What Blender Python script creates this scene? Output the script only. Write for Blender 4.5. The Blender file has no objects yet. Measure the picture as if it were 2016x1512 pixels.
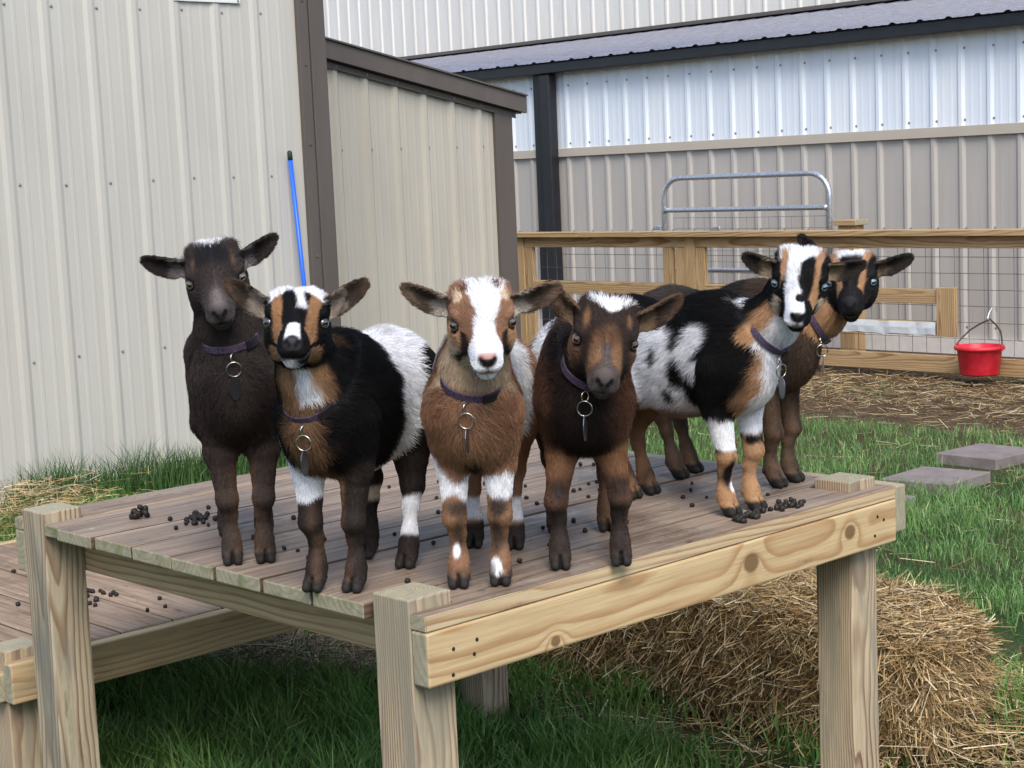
import bpy, bmesh, math, random
import numpy as np
from mathutils import Matrix, Vector, Euler

random.seed(7)
RNG = np.random.default_rng(7)
scene = bpy.context.scene
COL = scene.collection

# ------------------------------------------------------------------ camera
DECK = 0.76                       # deck surface above the ground
cam_d = bpy.data.cameras.new('camera')
cam = bpy.data.objects.new('camera', cam_d)
COL.objects.link(cam)
cam_d.sensor_width = 36.0
cam_d.lens = 59.19
cam_d.clip_start = 0.05
cam_d.clip_end = 500
YAW, PITCH, ROLL = 0.75784, -0.12459, -0.04357
_f = Vector((math.sin(YAW) * math.cos(PITCH), math.cos(YAW) * math.cos(PITCH), math.sin(PITCH)))
_r = Vector((math.cos(YAW), -math.sin(YAW), 0))
_u = _r.cross(_f)
_r2 = math.cos(ROLL) * _r + math.sin(ROLL) * _u
_u2 = -math.sin(ROLL) * _r + math.cos(ROLL) * _u
cam.matrix_world = Matrix(((_r2.x, _u2.x, -_f.x, -1.626),
                           (_r2.y, _u2.y, -_f.y, -1.974),
                           (_r2.z, _u2.z, -_f.z, 0.672 + DECK),
                           (0, 0, 0, 1)))
scene.camera = cam

# ------------------------------------------------------------------ light
SUN_EL, SUN_AZ = math.radians(50), math.radians(214)      # azimuth clockwise from +Y
world = bpy.data.worlds.new('World')
scene.world = world
world.use_nodes = True
wn = world.node_tree.nodes
bgn = wn['Background']
sky = wn.new('ShaderNodeTexSky')
sky.sky_type = 'NISHITA'
sky.sun_disc = False
sky.sun_elevation = SUN_EL
sky.sun_rotation = SUN_AZ
sky.air_density = 1.0
sky.dust_density = 2.0
sky.ozone_density = 1.0
world.node_tree.links.new(sky.outputs[0], bgn.inputs[0])
bgn.inputs[1].default_value = 0.13
sun_d = bpy.data.lights.new('sun', 'SUN')
sun = bpy.data.objects.new('sun', sun_d)
COL.objects.link(sun)
sun_d.energy = 1.5
sun_d.angle = math.radians(32)
sun_d.color = (1.0, 0.96, 0.90)
_sd = Vector((math.sin(SUN_AZ) * math.cos(SUN_EL), math.cos(SUN_AZ) * math.cos(SUN_EL), math.sin(SUN_EL)))
sun.rotation_euler = _sd.to_track_quat('Z', 'Y').to_euler()
sun.location = (0, 0, 10)
scene.view_settings.view_transform = 'Standard'
scene.view_settings.look = 'None'
scene.view_settings.exposure = 0.88
scene.view_settings.gamma = 1.0
scene.view_settings.use_curve_mapping = False
scene.cycles.use_denoising = True
scene.cycles.max_bounces = 6
scene.cycles.diffuse_bounces = 3
scene.cycles.glossy_bounces = 3
scene.cycles.transmission_bounces = 4
scene.cycles.transparent_max_bounces = 8

# ------------------------------------------------------------------ helpers
def srgb(r, g, b):
    def c(v):
        v /= 255.0
        return v / 12.92 if v <= 0.04045 else ((v + 0.055) / 1.055) ** 2.4
    return (c(r), c(g), c(b), 1.0)

def tag(o, label=None, cat=None, group=None, kind=None):
    if label: o['label'] = label
    if cat: o['category'] = cat
    if group: o['group'] = group
    if kind: o['kind'] = kind
    return o

def empty(name, loc=(0, 0, 0), rz=0.0, parent=None):
    o = bpy.data.objects.new(name, None)
    COL.objects.link(o)
    o.empty_display_size = 0.05
    o.location = loc
    o.rotation_euler = (0, 0, rz)
    if parent: o.parent = parent
    return o

def link(name, mesh, mat=None, parent=None, loc=None, rot=None):
    o = bpy.data.objects.new(name, mesh)
    COL.objects.link(o)
    if mat is not None and not mesh.materials:
        mesh.materials.append(mat)
    if parent: o.parent = parent
    if loc is not None: o.location = loc
    if rot is not None: o.rotation_euler = rot
    return o

def mesh_np(name, verts, faces, smooth=False):
    """verts (n,3) array, faces (m,k) array of one polygon size"""
    me = bpy.data.meshes.new(name)
    verts = np.ascontiguousarray(verts, dtype=np.float32)
    faces = np.ascontiguousarray(faces, dtype=np.int32)
    m, k = faces.shape
    me.vertices.add(len(verts)); me.loops.add(m * k); me.polygons.add(m)
    me.vertices.foreach_set('co', verts.ravel())
    me.loops.foreach_set('vertex_index', faces.ravel())
    me.polygons.foreach_set('loop_start', np.arange(0, m * k, k, dtype=np.int32))
    me.polygons.foreach_set('use_smooth', np.full(m, smooth, dtype=bool))
    me.update(calc_edges=True)
    me.validate()
    return me

def bm_mesh(name, bm, smooth=False):
    me = bpy.data.meshes.new(name)
    bm.normal_update()
    bm.to_mesh(me); bm.free()
    if smooth:
        for p in me.polygons: p.use_smooth = True
    return me

def bm_box(bm, lo, hi, bevel=0.0, seg=1):
    vs = [bm.verts.new((x, y, z)) for x in (lo[0], hi[0]) for y in (lo[1], hi[1]) for z in (lo[2], hi[2])]
    fs = [(0, 1, 3, 2), (4, 6, 7, 5), (0, 4, 5, 1), (2, 3, 7, 6), (0, 2, 6, 4), (1, 5, 7, 3)]
    faces = [bm.faces.new([vs[i] for i in f]) for f in fs]
    if bevel > 0:
        es = list({e for f in faces for e in f.edges})
        bmesh.ops.bevel(bm, geom=es, offset=bevel, segments=seg, affect='EDGES', profile=0.5)
    return bm

def tube_bm(bm, pts, rad, sides=10, cap=True, closed=False):
    pts = [Vector(p) for p in pts]
    n = len(pts)
    rads = rad if isinstance(rad, (list, tuple)) else [rad] * n
    rings = []
    up = Vector((0, 0, 1))
    prev = None
    for i, p in enumerate(pts):
        if closed:
            t = (pts[(i + 1) % n] - pts[i - 1]).normalized()
        else:
            t = (pts[min(i + 1, n - 1)] - pts[max(i - 1, 0)]).normalized()
        if prev is None:
            a = up if abs(t.dot(up)) < 0.95 else Vector((1, 0, 0))
            s = t.cross(a).normalized()
        else:
            s = (prev - t * prev.dot(t)).normalized()
        prev = s
        b = t.cross(s)
        rings.append([bm.verts.new(p + (s * math.cos(2 * math.pi * k / sides) + b * math.sin(2 * math.pi * k / sides)) * rads[i]) for k in range(sides)])
    m = n if closed else n - 1
    for i in range(m):
        A, B = rings[i], rings[(i + 1) % n]
        for k in range(sides):
            bm.faces.new((A[k], A[(k + 1) % sides], B[(k + 1) % sides], B[k]))
    if cap and not closed:
        bm.faces.new(rings[0][::-1]); bm.faces.new(rings[-1])
    return bm

def lathe_bm(bm, prof, sides=32, off=(0, 0, 0)):
    rings = []
    for r, z in prof:
        rings.append([bm.verts.new((off[0] + r * math.cos(2 * math.pi * k / sides), off[1] + r * math.sin(2 * math.pi * k / sides), off[2] + z)) for k in range(sides)])
    for A, B in zip(rings[:-1], rings[1:]):
        for k in range(sides):
            bm.faces.new((A[k], A[(k + 1) % sides], B[(k + 1) % sides], B[k]))
    bm.faces.new(rings[0][::-1]); bm.faces.new(rings[-1])
    return bm

# ------------------------------------------------------------------ node helpers
class NT:
    def __init__(self, name):
        self.mat = bpy.data.materials.new(name)
        self.mat.use_nodes = True
        self.t = self.mat.node_tree
        self.b = self.t.nodes['Principled BSDF']
        self.out = self.t.nodes['Material Output']
    def n(self, typ, **kw):
        nd = self.t.nodes.new(typ)
        for k, v in kw.items():
            if k.startswith('i_'):
                key = k[2:]
                key = int(key) if key.isdigit() else key
                self.set(nd, key, v)
            else:
                setattr(nd, k, v)
        return nd
    def set(self, nd, key, v):
        s = nd.inputs[key]
        if hasattr(v, 'is_output') or isinstance(v, bpy.types.NodeSocket):
            self.t.links.new(v, s)
        else:
            s.default_value = v
    def math(self, op, a, b=None, clamp=False):
        nd = self.t.nodes.new('ShaderNodeMath'); nd.operation = op; nd.use_clamp = clamp
        self.set(nd, 0, a)
        if b is not None: self.set(nd, 1, b)
        return nd.outputs[0]
    def vmath(self, op, a, b=None):
        nd = self.t.nodes.new('ShaderNodeVectorMath'); nd.operation = op
        self.set(nd, 0, a)
        if b is not None: self.set(nd, 1, b)
        return nd.outputs['Value'] if op in ('LENGTH', 'DOT_PRODUCT', 'DISTANCE') else nd.outputs[0]
    def mix(self, fac, a, b, mode='MIX'):
        nd = self.t.nodes.new('ShaderNodeMix'); nd.data_type = 'RGBA'; nd.blend_type = mode
        self.set(nd, 0, fac); self.set(nd, 6, a); self.set(nd, 7, b)
        return nd.outputs[2]
    def ramp(self, fac, stops, interp='LINEAR'):
        nd = self.t.nodes.new('ShaderNodeValToRGB')
        el = nd.color_ramp.elements
        nd.color_ramp.interpolation = interp
        while len(el) > 1: el.remove(el[-1])
        el[0].position, el[0].color = stops[0][0], stops[0][1]
        for p, c in stops[1:]:
            e = el.new(p); e.color = c
        self.set(nd, 0, fac)
        return nd.outputs[0]
    def range(self, v, a, b, c=0.0, d=1.0):
        nd = self.t.nodes.new('ShaderNodeMapRange')
        self.set(nd, 0, v)
        for i, x in enumerate((a, b, c, d)): nd.inputs[i + 1].default_value = x
        return nd.outputs[0]
    def noise(self, vec, scale, detail=4, rough=0.55, dist=0.0):
        nd = self.t.nodes.new('ShaderNodeTexNoise')
        if vec is not None: self.set(nd, 'Vector', vec)
        nd.inputs['Scale'].default_value = scale
        nd.inputs['Detail'].default_value = detail
        nd.inputs['Roughness'].default_value = rough
        nd.inputs['Distortion'].default_value = dist
        return nd.outputs['Fac']
    def objco(self):
        return self.t.nodes.new('ShaderNodeTexCoord').outputs['Object']
    def scaled(self, vec, s):
        nd = self.t.nodes.new('ShaderNodeMapping')
        self.set(nd, 'Vector', vec)
        nd.inputs['Scale'].default_value = s
        return nd.outputs[0]
    def rand(self):
        return self.t.nodes.new('ShaderNodeObjectInfo').outputs['Random']
    def bump(self, h, strength=0.3, dist=0.01):
        nd = self.t.nodes.new('ShaderNodeBump')
        nd.inputs['Strength'].default_value = strength
        nd.inputs['Distance'].default_value = dist
        self.set(nd, 'Height', h)
        self.t.links.new(nd.outputs[0], self.b.inputs['Normal'])
    def fin(self, col=None, rough=None, spec=None, metal=None):
        if col is not None: self.set(self.b, 'Base Color', col)
        if rough is not None: self.set(self.b, 'Roughness', rough)
        if spec is not None: self.set(self.b, 'Specular IOR Level', spec)
        if metal is not None: self.set(self.b, 'Metallic', metal)
        return self.mat

def plain(name, col, rough=0.6, spec=0.4, metal=0.0, var=0.0, scale=8.0):
    t = NT(name)
    c = col
    if var > 0:
        f = t.noise(t.objco(), scale, 5)
        c = t.mix(t.range(f, 0.3, 0.7), tuple(x * (1 - var) for x in col[:3]) + (1,), tuple(min(1, x * (1 + var)) for x in col[:3]) + (1,))
    return t.fin(c, rough, spec, metal)

_ND = np.random.default_rng(3).normal(size=(14, 3))
_ND /= np.linalg.norm(_ND, axis=1)[:, None]
_NP = np.random.default_rng(4).uniform(0, 6.28, 14)
def nz(P, scale, seed=0):
    """cheap smooth 3D noise in -1..1"""
    s = 0
    for i in range(7):
        j = (i + seed * 3) % 14
        f = scale * (0.6 + 0.25 * i)
        s = s + np.sin(P @ _ND[j] * f + _NP[j] + 1.7 * np.sin(P @ _ND[(j + 5) % 14] * f * 0.6 + seed))
    return s / 5.0

# ================================================================== MATERIALS FOR THE PLACE
def wood(name, light, dark, weather=None, endgreen=0.0, ring=.0085, rough=.72, stain=None, wet=False, knots=(), blend=1.0):
    """timber: growth rings cut by the board's own faces; length runs along local X"""
    t = NT(name)
    o = t.objco()
    rnd = t.rand()
    sp = t.n('ShaderNodeSeparateXYZ', i_0=o)
    x, y, z = sp.outputs
    rv = t.n('ShaderNodeCombineXYZ', i_0=t.math('MULTIPLY', rnd, 37.0), i_1=t.math('MULTIPLY', rnd, 91.0), i_2=t.math('MULTIPLY', rnd, 53.0)).outputs[0]
    q = t.vmath('ADD', o, rv)
    n1 = t.noise(t.scaled(q, (1.3, 5, 5)), 1.0, 3)
    n2 = t.noise(t.scaled(q, (4, 26, 26)), 1.0, 3)
    r2 = t.math('FRACT', t.math('MULTIPLY', rnd, 7.31))
    r3 = t.math('FRACT', t.math('MULTIPLY', rnd, 13.77))
    yy = t.math('ADD', t.math('ADD', y, t.range(r2, 0, 1, -.10, .10)), t.math('MULTIPLY', x, t.range(r3, 0, 1, -.05, .05)))
    zz = t.math('ADD', t.math('ADD', z, t.range(r3, 0, 1, -.055, -.02)), t.math('MULTIPLY', x, t.range(r2, 0, 1, -.03, .03)))
    r = t.math('SQRT', t.math('ADD', t.math('MULTIPLY', yy, yy), t.math('MULTIPLY', zz, zz)))
    r = t.math('ADD', r, t.math('ADD', t.math('MULTIPLY', n1, .055), t.math('MULTIPLY', n2, .006)))
    kd = None
    for (kx, kz, kr) in knots:
        d = t.math('SQRT', t.math('ADD', t.math('POWER', t.math('MULTIPLY', t.math('SUBTRACT', x, kx), .8), 2.0), t.math('POWER', t.math('SUBTRACT', z, kz), 2.0)))
        e = t.math('EXPONENT', t.math('MULTIPLY', t.math('POWER', t.math('DIVIDE', d, kr * 1.9), 2.0), -1.0))
        r = t.math('ADD', r, t.math('MULTIPLY', e, .03))
        kk = t.range(d, kr * .75, kr * 1.05, 1.0, 0.0)
        kd = kk if kd is None else t.math('MAXIMUM', kd, kk)
    f = t.math('FRACT', t.math('DIVIDE', r, ring))
    late = t.ramp(f, [(0, (0, 0, 0, 1)), (.45, (.05, .05, .05, 1)), (.80, (.9, .9, .9, 1)), (.90, (1, 1, 1, 1)), (1.0, (0, 0, 0, 1))])
    fine = t.noise(t.scaled(q, (5, 190, 190)), 1.0, 4, .7)
    blot = t.noise(t.scaled(q, (2.5, 9, 9)), 1.0, 4)
    c = t.mix(t.math('MULTIPLY', late, blend), light, dark)
    c = t.mix(t.range(fine, .38, .68, 0, .40), c, tuple(v * .55 for v in dark[:3]) + (1,))
    c = t.mix(t.range(blot, .42, .72, 0, .35), c, tuple(min(1, v * 1.22) for v in light[:3]) + (1,))
    mil = t.noise(t.scaled(q, (7, 30, 30)), 1.0, 5, .7)
    c = t.mix(t.range(mil, .62, .74, 0, .55), c, srgb(84, 74, 62))
    if kd is not None:
        c = t.mix(t.math('MULTIPLY', kd, .85), c, srgb(112, 82, 50))
    if stain:
        sn = t.noise(t.scaled(q, (2.2, 16, 16)), 1.0, 5, .6)
        c = t.mix(t.range(sn, .48, .62, 0, .75), c, stain)
    nrm = t.n('ShaderNodeTexCoord').outputs['Normal']
    ns = t.n('ShaderNodeSeparateXYZ', i_0=nrm)
    hgt = t.math('ADD', t.math('MULTIPLY', late, .5), fine)
    rgh = rough
    if weather:
        wl, wd = weather
        wn_ = t.noise(t.scaled(q, (3, 60, 60)), 1.0, 5, .65)
        wb = t.noise(t.scaled(q, (1.8, 12, 12)), 1.0, 4)
        wc = t.mix(t.range(wn_, .34, .66), wd, wl)
        wc = t.mix(t.range(wb, .48, .70, 0, .5), wc, srgb(108, 98, 90))
        wc = t.mix(t.math('MULTIPLY', late, .25), wc, tuple(v * .6 for v in wd[:3]) + (1,))
        spk = t.noise(t.scaled(q, (14, 40, 40)), 1.0, 3)
        wc = t.mix(t.range(spk, .66, .72, 0, .6), wc, srgb(66, 52, 42))
        wc = t.mix(t.range(t.noise(q, 30.0, 3), .70, .75, 0, .5), wc, srgb(206, 200, 196))
        gp_ = t.n('ShaderNodeNewGeometry').outputs['Position']
        damp = t.range(t.noise(gp_, 3.2, 5, .62), .50, .62)
        wc = t.mix(t.math('MULTIPLY', damp, .55), wc, t.mix(1.0, wc, (.52, .46, .42, 1), 'MULTIPLY'))
        dirt = t.range(t.noise(gp_, 38.0, 4, .7), .60, .70, 0, .55)
        wc = t.mix(dirt, wc, srgb(88, 74, 60))
        top = t.range(ns.outputs[2], .55, .75)
        c = t.mix(top, c, wc)
        if wet:
            wt = t.noise(t.scaled(q, (5, 9, 9)), 1.0, 3)
            rgh = t.mix(top, (rough,) * 3 + (1,), t.mix(damp, (.62,) * 3 + (1,), t.ramp(wt, [(.40, (.16,) * 3 + (1,)), (.60, (.45,) * 3 + (1,))])))
    endm = t.range(t.math('ABSOLUTE', ns.outputs[0]), .8, .9)
    en = t.noise(q, 60.0, 4, .7)
    ec = t.mix(t.math('MULTIPLY', late, .45), srgb(176, 168, 140), srgb(136, 126, 102))
    ec = t.mix(t.range(en, .35, .65, 0, .5), ec, srgb(132, 126, 112))
    if endgreen > 0:
        gn = t.noise(q, 22.0, 4)
        ec = t.mix(t.range(gn, .47, .66, 0, endgreen), ec, srgb(104, 114, 62))
    c = t.mix(endm, c, ec)
    t.bump(hgt, .35, .0012)
    return t.fin(c, rgh, .3)

PINE = wood('pine_fresh', srgb(208, 184, 142), srgb(164, 124, 84), ring=.0135, blend=.9, stain=srgb(168, 150, 116))
PINE_RIM = wood('pine_front_rim', srgb(212, 186, 142), srgb(174, 134, 90), ring=.0170, blend=.85, knots=((.475, .004, .016), (.16, .002, .020), (-.36, -.030, .010)))
PINE_LEG = wood('pine_post', srgb(206, 186, 154), srgb(124, 92, 74), ring=.0062, stain=srgb(150, 144, 124))
PINE_STAIN = wood('pine_post_stained', srgb(188, 176, 150), srgb(128, 100, 76), ring=.0085, stain=srgb(116, 116, 106))
DECKW = wood('deck_weathered', srgb(210, 188, 150), srgb(172, 136, 98), weather=(srgb(174, 156, 138), srgb(122, 104, 88)), endgreen=.85, ring=.0125, wet=True)
DECKIN = wood('deck_weathered_gap_shade', srgb(112, 94, 78), srgb(84, 68, 56), weather=(srgb(176, 158, 140), srgb(124, 106, 90)), endgreen=.7, ring=.0125, wet=True)  # weathered tops; side faces coloured dark to shade the gaps between planks
DECKLOW = wood('deck_lower', srgb(112, 92, 74), srgb(84, 66, 54), weather=(srgb(176, 154, 132), srgb(126, 104, 84)), endgreen=.3, ring=.011)
POSTTOP = None
FENCEW = wood('fence_timber', srgb(192, 164, 122), srgb(146, 112, 74), ring=.012, rough=.8)

def siding(name, col, rough=.34, dirt=.12, spec=.5):
    t = NT(name)
    o = t.objco()
    n = t.noise(t.scaled(o, (3, 3, .5)), 2.0, 5, .6)
    st = t.noise(t.scaled(o, (40, 40, .6)), 1.0, 3)
    c = t.mix(t.range(n, .3, .75, 0, 1), tuple(v * (1 - dirt) for v in col[:3]) + (1,), col)
    c = t.mix(t.range(st, .62, .80, 0, .07), c, tuple(v * .7 for v in col[:3]) + (1,))
    wv = t.noise(t.scaled(o, (1.2, 1.2, .8)), 1.6, 2)
    t.bump(wv, .25, .02)
    return t.fin(c, t.range(n, .3, .7, rough, rough + .08), spec)
SIDE_SHED = siding('siding_cream', srgb(200, 196, 186), .18, .08, .9)
SIDE_LEAN = siding('siding_tan', srgb(190, 184, 170), .36)
SIDE_BARN = siding('siding_greige', srgb(190, 184, 176), .38)
SIDE_TALL = siding('siding_beige_lit', srgb(226, 222, 214), .40)  # same beige siding, colour brightened to stand for the lit upper wall
TRIM_BR = siding('trim_brown', srgb(98, 90, 84), .38, .2)
TRIM_TAN = siding('trim_tan', srgb(196, 186, 170), .38, .06)
GUTTER = plain('gutter_black', srgb(38, 39, 44), .35, .5, var=.15)
ROOFM = siding('roof_metal_sky_tint', srgb(128, 130, 144), .20, .3, .9)  # brown roof with the blue sky reflection put into its base colour
SCREWM = plain('screw_zinc', srgb(150, 147, 141), .5, .5, .3)
GALV = None
def _galv():
    t = NT('galvanised_steel')
    n = t.noise(t.objco(), 60, 3)
    return t.fin(t.mix(t.range(n, .35, .65), srgb(190, 196, 202), srgb(226, 230, 234)), t.range(n, .3, .7, .28, .42), .5, .8)
GALV = _galv()
WIRE = plain('fence_wire', srgb(116, 118, 120), .5, .5, .6)
def _poly():
    t = NT('translucent_panel')
    o = t.objco()
    n = t.noise(t.scaled(o, (2, 3, .3)), 1.0, 3)
    c = t.mix(t.range(n, .3, .7), srgb(226, 236, 246), srgb(244, 248, 252))
    return t.fin(c, t.range(n, .3, .7, .22, .34), .6)
POLY = _poly()

# ================================================================== GROUND
def _ground():
    t = NT('yard_soil')
    o = t.objco()
    a = t.noise(o, 1.1, 5, .6); b = t.noise(o, 9, 5, .65); c_ = t.noise(o, 70, 4, .7)
    soil = t.mix(t.range(b, .3, .7), srgb(62, 50, 40), srgb(98, 82, 64))
    soil = t.mix(t.range(c_, .5, .75, 0, .6), soil, srgb(136, 116, 84))
    green = t.mix(t.range(c_, .3, .7), srgb(34, 52, 30), srgb(62, 84, 46))
    s = t.n('ShaderNodeSeparateXYZ', i_0=o)
    near = t.range(t.math('ADD', s.outputs[0], t.math('MULTIPLY', a, 2.2)), 6.0, 7.2, 1.0, 0.0)
    m = t.math('MULTIPLY', near, t.range(t.math('ADD', a, t.math('MULTIPLY', b, .4)), .55, .75))
    t.bump(t.math('ADD', b, t.math('MULTIPLY', c_, .5)), .6, .02)
    return t.fin(t.mix(m, soil, green), .95, .1)
g_v = np.array([(-120, -120, 0), (120, -120, 0), (120, 120, 0), (-120, 120, 0)], float)
tag(link('ground', mesh_np('ground', g_v, np.array([[0, 1, 2, 3]])), _ground()), 'grassy farmyard ground with bare soil and straw', kind='structure')

# ================================================================== TIMBER HELPER
def board(name, lo, hi, axis, mat, parent=None, bevel=.0025, wob=0.0):
    lo, hi = np.array(lo, float), np.array(hi, float)
    c = (lo + hi) / 2; d = (hi - lo) / 2
    if axis == 'x': h, rot = d, (0, 0, 0)
    elif axis == 'y': h, rot = np.array((d[1], d[0], d[2])), (0, 0, math.pi / 2)
    else: h, rot = np.array((d[2], d[1], d[0])), (0, -math.pi / 2, 0)
    bm = bmesh.new()
    bm_box(bm, -h, h, bevel, 2)
    return link(name, bm_mesh(name, bm), mat, parent, c, rot)

def prism(name, outline, z0, z1, mat, parent, bevel=.002):
    """flat board with a notched outline, built about its middle, length along X"""
    P = np.array(outline, float); c = (P.min(0) + P.max(0)) / 2
    bm = bmesh.new()
    hz = (z1 - z0) / 2
    vs = [bm.verts.new((p[0] - c[0], p[1] - c[1], -hz)) for p in P]
    f = bm.faces.new(vs)
    r = bmesh.ops.extrude_face_region(bm, geom=[f])
    bmesh.ops.translate(bm, verts=[v for v in r['geom'] if isinstance(v, bmesh.types.BMVert)], vec=(0, 0, 2 * hz))
    bmesh.ops.recalc_face_normals(bm, faces=bm.faces[:])
    bmesh.ops.bevel(bm, geom=[e for e in bm.edges], offset=bevel, segments=2, affect='EDGES')
    return link(name, bm_mesh(name, bm), mat, parent, (c[0], c[1], (z0 + z1) / 2))

# ================================================================== METAL BUILDINGS
PITCH_R = .2286
def rib_profile(width, start=0.0, hr=.0085, mr=.0014):
    """list of (u, out) along one panel; ribs every nine inches, first rib centred at u = start"""
    pts = [(0.0, 0.0)]
    u = start
    while u < width + .05:
        seq = [(u - .032, 0), (u - .012, hr), (u + .012, hr), (u + .032, 0)]
        seq += [(u + .068, 0), (u + .074, mr), (u + .086, mr), (u + .092, 0), (u + .137, 0), (u + .143, mr), (u + .155, mr), (u + .161, 0)]
        pts += [p for p in seq if 0 < p[0] < width]
        u += PITCH_R
    pts.append((width, 0.0))
    return pts
def rib_panel(name, org, udir, out, width, z0, ztop, mat, parent, start=0.0, hr=.0085, mr=.0014):
    prof = rib_profile(width, start, hr, mr)
    org = np.array(org, float); ud = np.array(udir, float); od = np.array(out, float)
    V = []; F = []
    for u, h in prof:
        b = org + ud * u + od * h
        zt = ztop(u) if callable(ztop) else ztop
        V.append((b[0], b[1], z0)); V.append((b[0], b[1], zt))
    for i in range(len(prof) - 1):
        F.append((2 * i, 2 * i + 2, 2 * i + 3, 2 * i + 1))
    V = np.array(V)
    c = V.mean(0)
    me = mesh_np(name, V - c, np.array(F))
    return link(name, me, mat, parent, c)
bm = bmesh.new(); lathe_bm(bm, [(.0085, 0), (.0085, .0018), (.0055, .0022), (.0052, .0060), (.0035, .0070)], 8)
SCREW_ME = bm_mesh('screw', bm, False)
SCREWS = {}
def screw(loc, facing, parent, s=1.0, mat=SCREWM):
    if mat.name not in SCREWS:
        SCREWS[mat.name] = SCREW_ME.copy()
    o = link('screw', SCREWS[mat.name], mat, parent, loc)
    o.rotation_euler = Vector(facing).to_track_quat('Z', 'Y').to_euler()
    o.scale = (s, s, s)
    return o
def solid(name, lo, hi, mat, parent, bevel=.002):
    lo, hi = np.array(lo, float), np.array(hi, float)
    c = (lo + hi) / 2
    bm = bmesh.new(); bm_box(bm, lo - c, hi - c, bevel)
    return link(name, bm_mesh(name, bm), mat, parent, c)

# ---- cream shed
shed = empty('metal_shed', (1.7, 5.02, 0))
tag(shed, 'tall cream ribbed metal shed behind the dark brown goat', 'shed')
shed_parts = []
WY = 5.02
first_rib = 1.975
k0 = first_rib - 9 * PITCH_R           # start well outside the frame
pw = 4 * PITCH_R
for i in range(4):
    x0 = k0 + i * pw - .045
    w = min(pw, 3.62 - x0)
    shed_parts.append(rib_panel('wall_panel', (x0, WY - .0012 * (i % 2), 0), (1, 0, 0), (0, -1, 0), w, .03, 3.02, SIDE_SHED, None, .045))
    if w < pw: break
shed_parts.append(solid('wall_core', (k0 - .04, WY + .004, .0), (3.70, 8.4, 3.0), SIDE_SHED, None))
# corner trim: flange on the wall, folded corner post
shed_parts.append(solid('corner_trim', (3.66, WY - .036, 0), (3.755, WY + .11, 3.02), TRIM_BR, None))
shed_parts.append(solid('trim_flange', (3.595, WY - .026, 0), (3.658, WY + .002, 3.02), TRIM_BR, None))
shed_parts.append(solid('roof', (k0 - .2, 4.85, 3.02), (3.95, 8.6, 3.10), TRIM_BR, None))
for zr in (.68, 1.47, 2.27):
    for j in range(-3, 7):
        xs = first_rib + j * PITCH_R + .018 if zr != 2.27 else first_rib + j * PITCH_R + .01
        if xs < 3.58: shed_parts.append(screw((xs + .028, WY - .001, zr + random.uniform(-.006, .006)), (0, -1, 0), None, .85))
for zr in (.45, 1.05, 1.62, 2.02, 2.34):
    shed_parts.append(screw((3.628, WY - .026, zr), (0, -1, 0), None, .9, TRIM_BR))
for o in shed_parts:
    o.parent = shed
    o.matrix_parent_inverse = Matrix.Translation(-shed.location)

# ---- lean-to
lean = empty('lean_to', (4.8, 6.0, 0))
tag(lean, 'small tan metal lean-to with sloping brown roof edge', 'shed')
lp = []
LY = 6.0
def ltop(x): return 2.245 - .2045 * (x - 4.49)
for x0, w in ((4.584 - 3 * PITCH_R - .05, 3 * PITCH_R), (4.584 - .05, 4 * PITCH_R), (4.584 + 4 * PITCH_R - .05, 5.86 - (4.584 + 4 * PITCH_R - .05))):
    lp.append(rib_panel('wall_panel', (x0, LY, 0), (1, 0, 0), (0, -1, 0), w, .03, lambda u, x0=x0: ltop(x0 + u) - .14, SIDE_LEAN, None, .05, .019))
lp.append(solid('corner_trim', (5.848, LY - .028, 0), (5.998, LY + .10, ltop(5.95) - .10), TRIM_BR, None))
# wall body behind the sheets, sloped top
def wedge(name, x0, x1, y0, y1, ztf, z0f, mat):
    V = []
    for x in (x0, x1):
        for y in (y0, y1):
            V += [(x, y, z0f(x)), (x, y, ztf(x))]
    V = np.array(V); c = V.mean(0)
    F = np.array([(0, 1, 3, 2), (4, 6, 7, 5), (0, 4, 5, 1), (2, 3, 7, 6), (0, 2, 6, 4), (1, 5, 7, 3)])
    return link(name, mesh_np(name, V - c, F), mat, None, c)
lp.append(wedge('wall_core', 3.80, 5.95, LY + .004, 8.2, lambda x: ltop(x) - .05, lambda x: 0.0, SIDE_LEAN))
lp.append(wedge('fascia', 3.76, 6.09, LY - .075, LY - .045, lambda x: ltop(x), lambda x: ltop(x) - .105, TRIM_BR))
lp.append(wedge('roof_sheet', 3.76, 6.09, LY - .090, 8.4, lambda x: ltop(x) + .012, lambda x: ltop(x) + .002, TRIM_BR))
lp.append(wedge('soffit', 3.76, 6.07, LY - .044, LY + .003, lambda x: ltop(x) - .10, lambda x: ltop(x) - .112, GUTTER))
lp.append(wedge('sill_trim', 3.76, 6.03, LY - .030, LY - .0205, lambda x: ltop(x) - .113, lambda x: ltop(x) - .148, TRIM_BR))
for j in range(-3, 7):
    x = 4.584 + j * PITCH_R
    if x < 5.85:
        lp.append(screw((x, LY - .031, ltop(x) - .130), (0, -1, 0), None, .9))
        if j >= 0: lp.append(screw((x + .03, LY - .001, 1.61), (0, -1, 0), None, 1.0))
for o in lp:
    o.parent = lean
    o.matrix_parent_inverse = Matrix.Translation(-lean.location)

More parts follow.
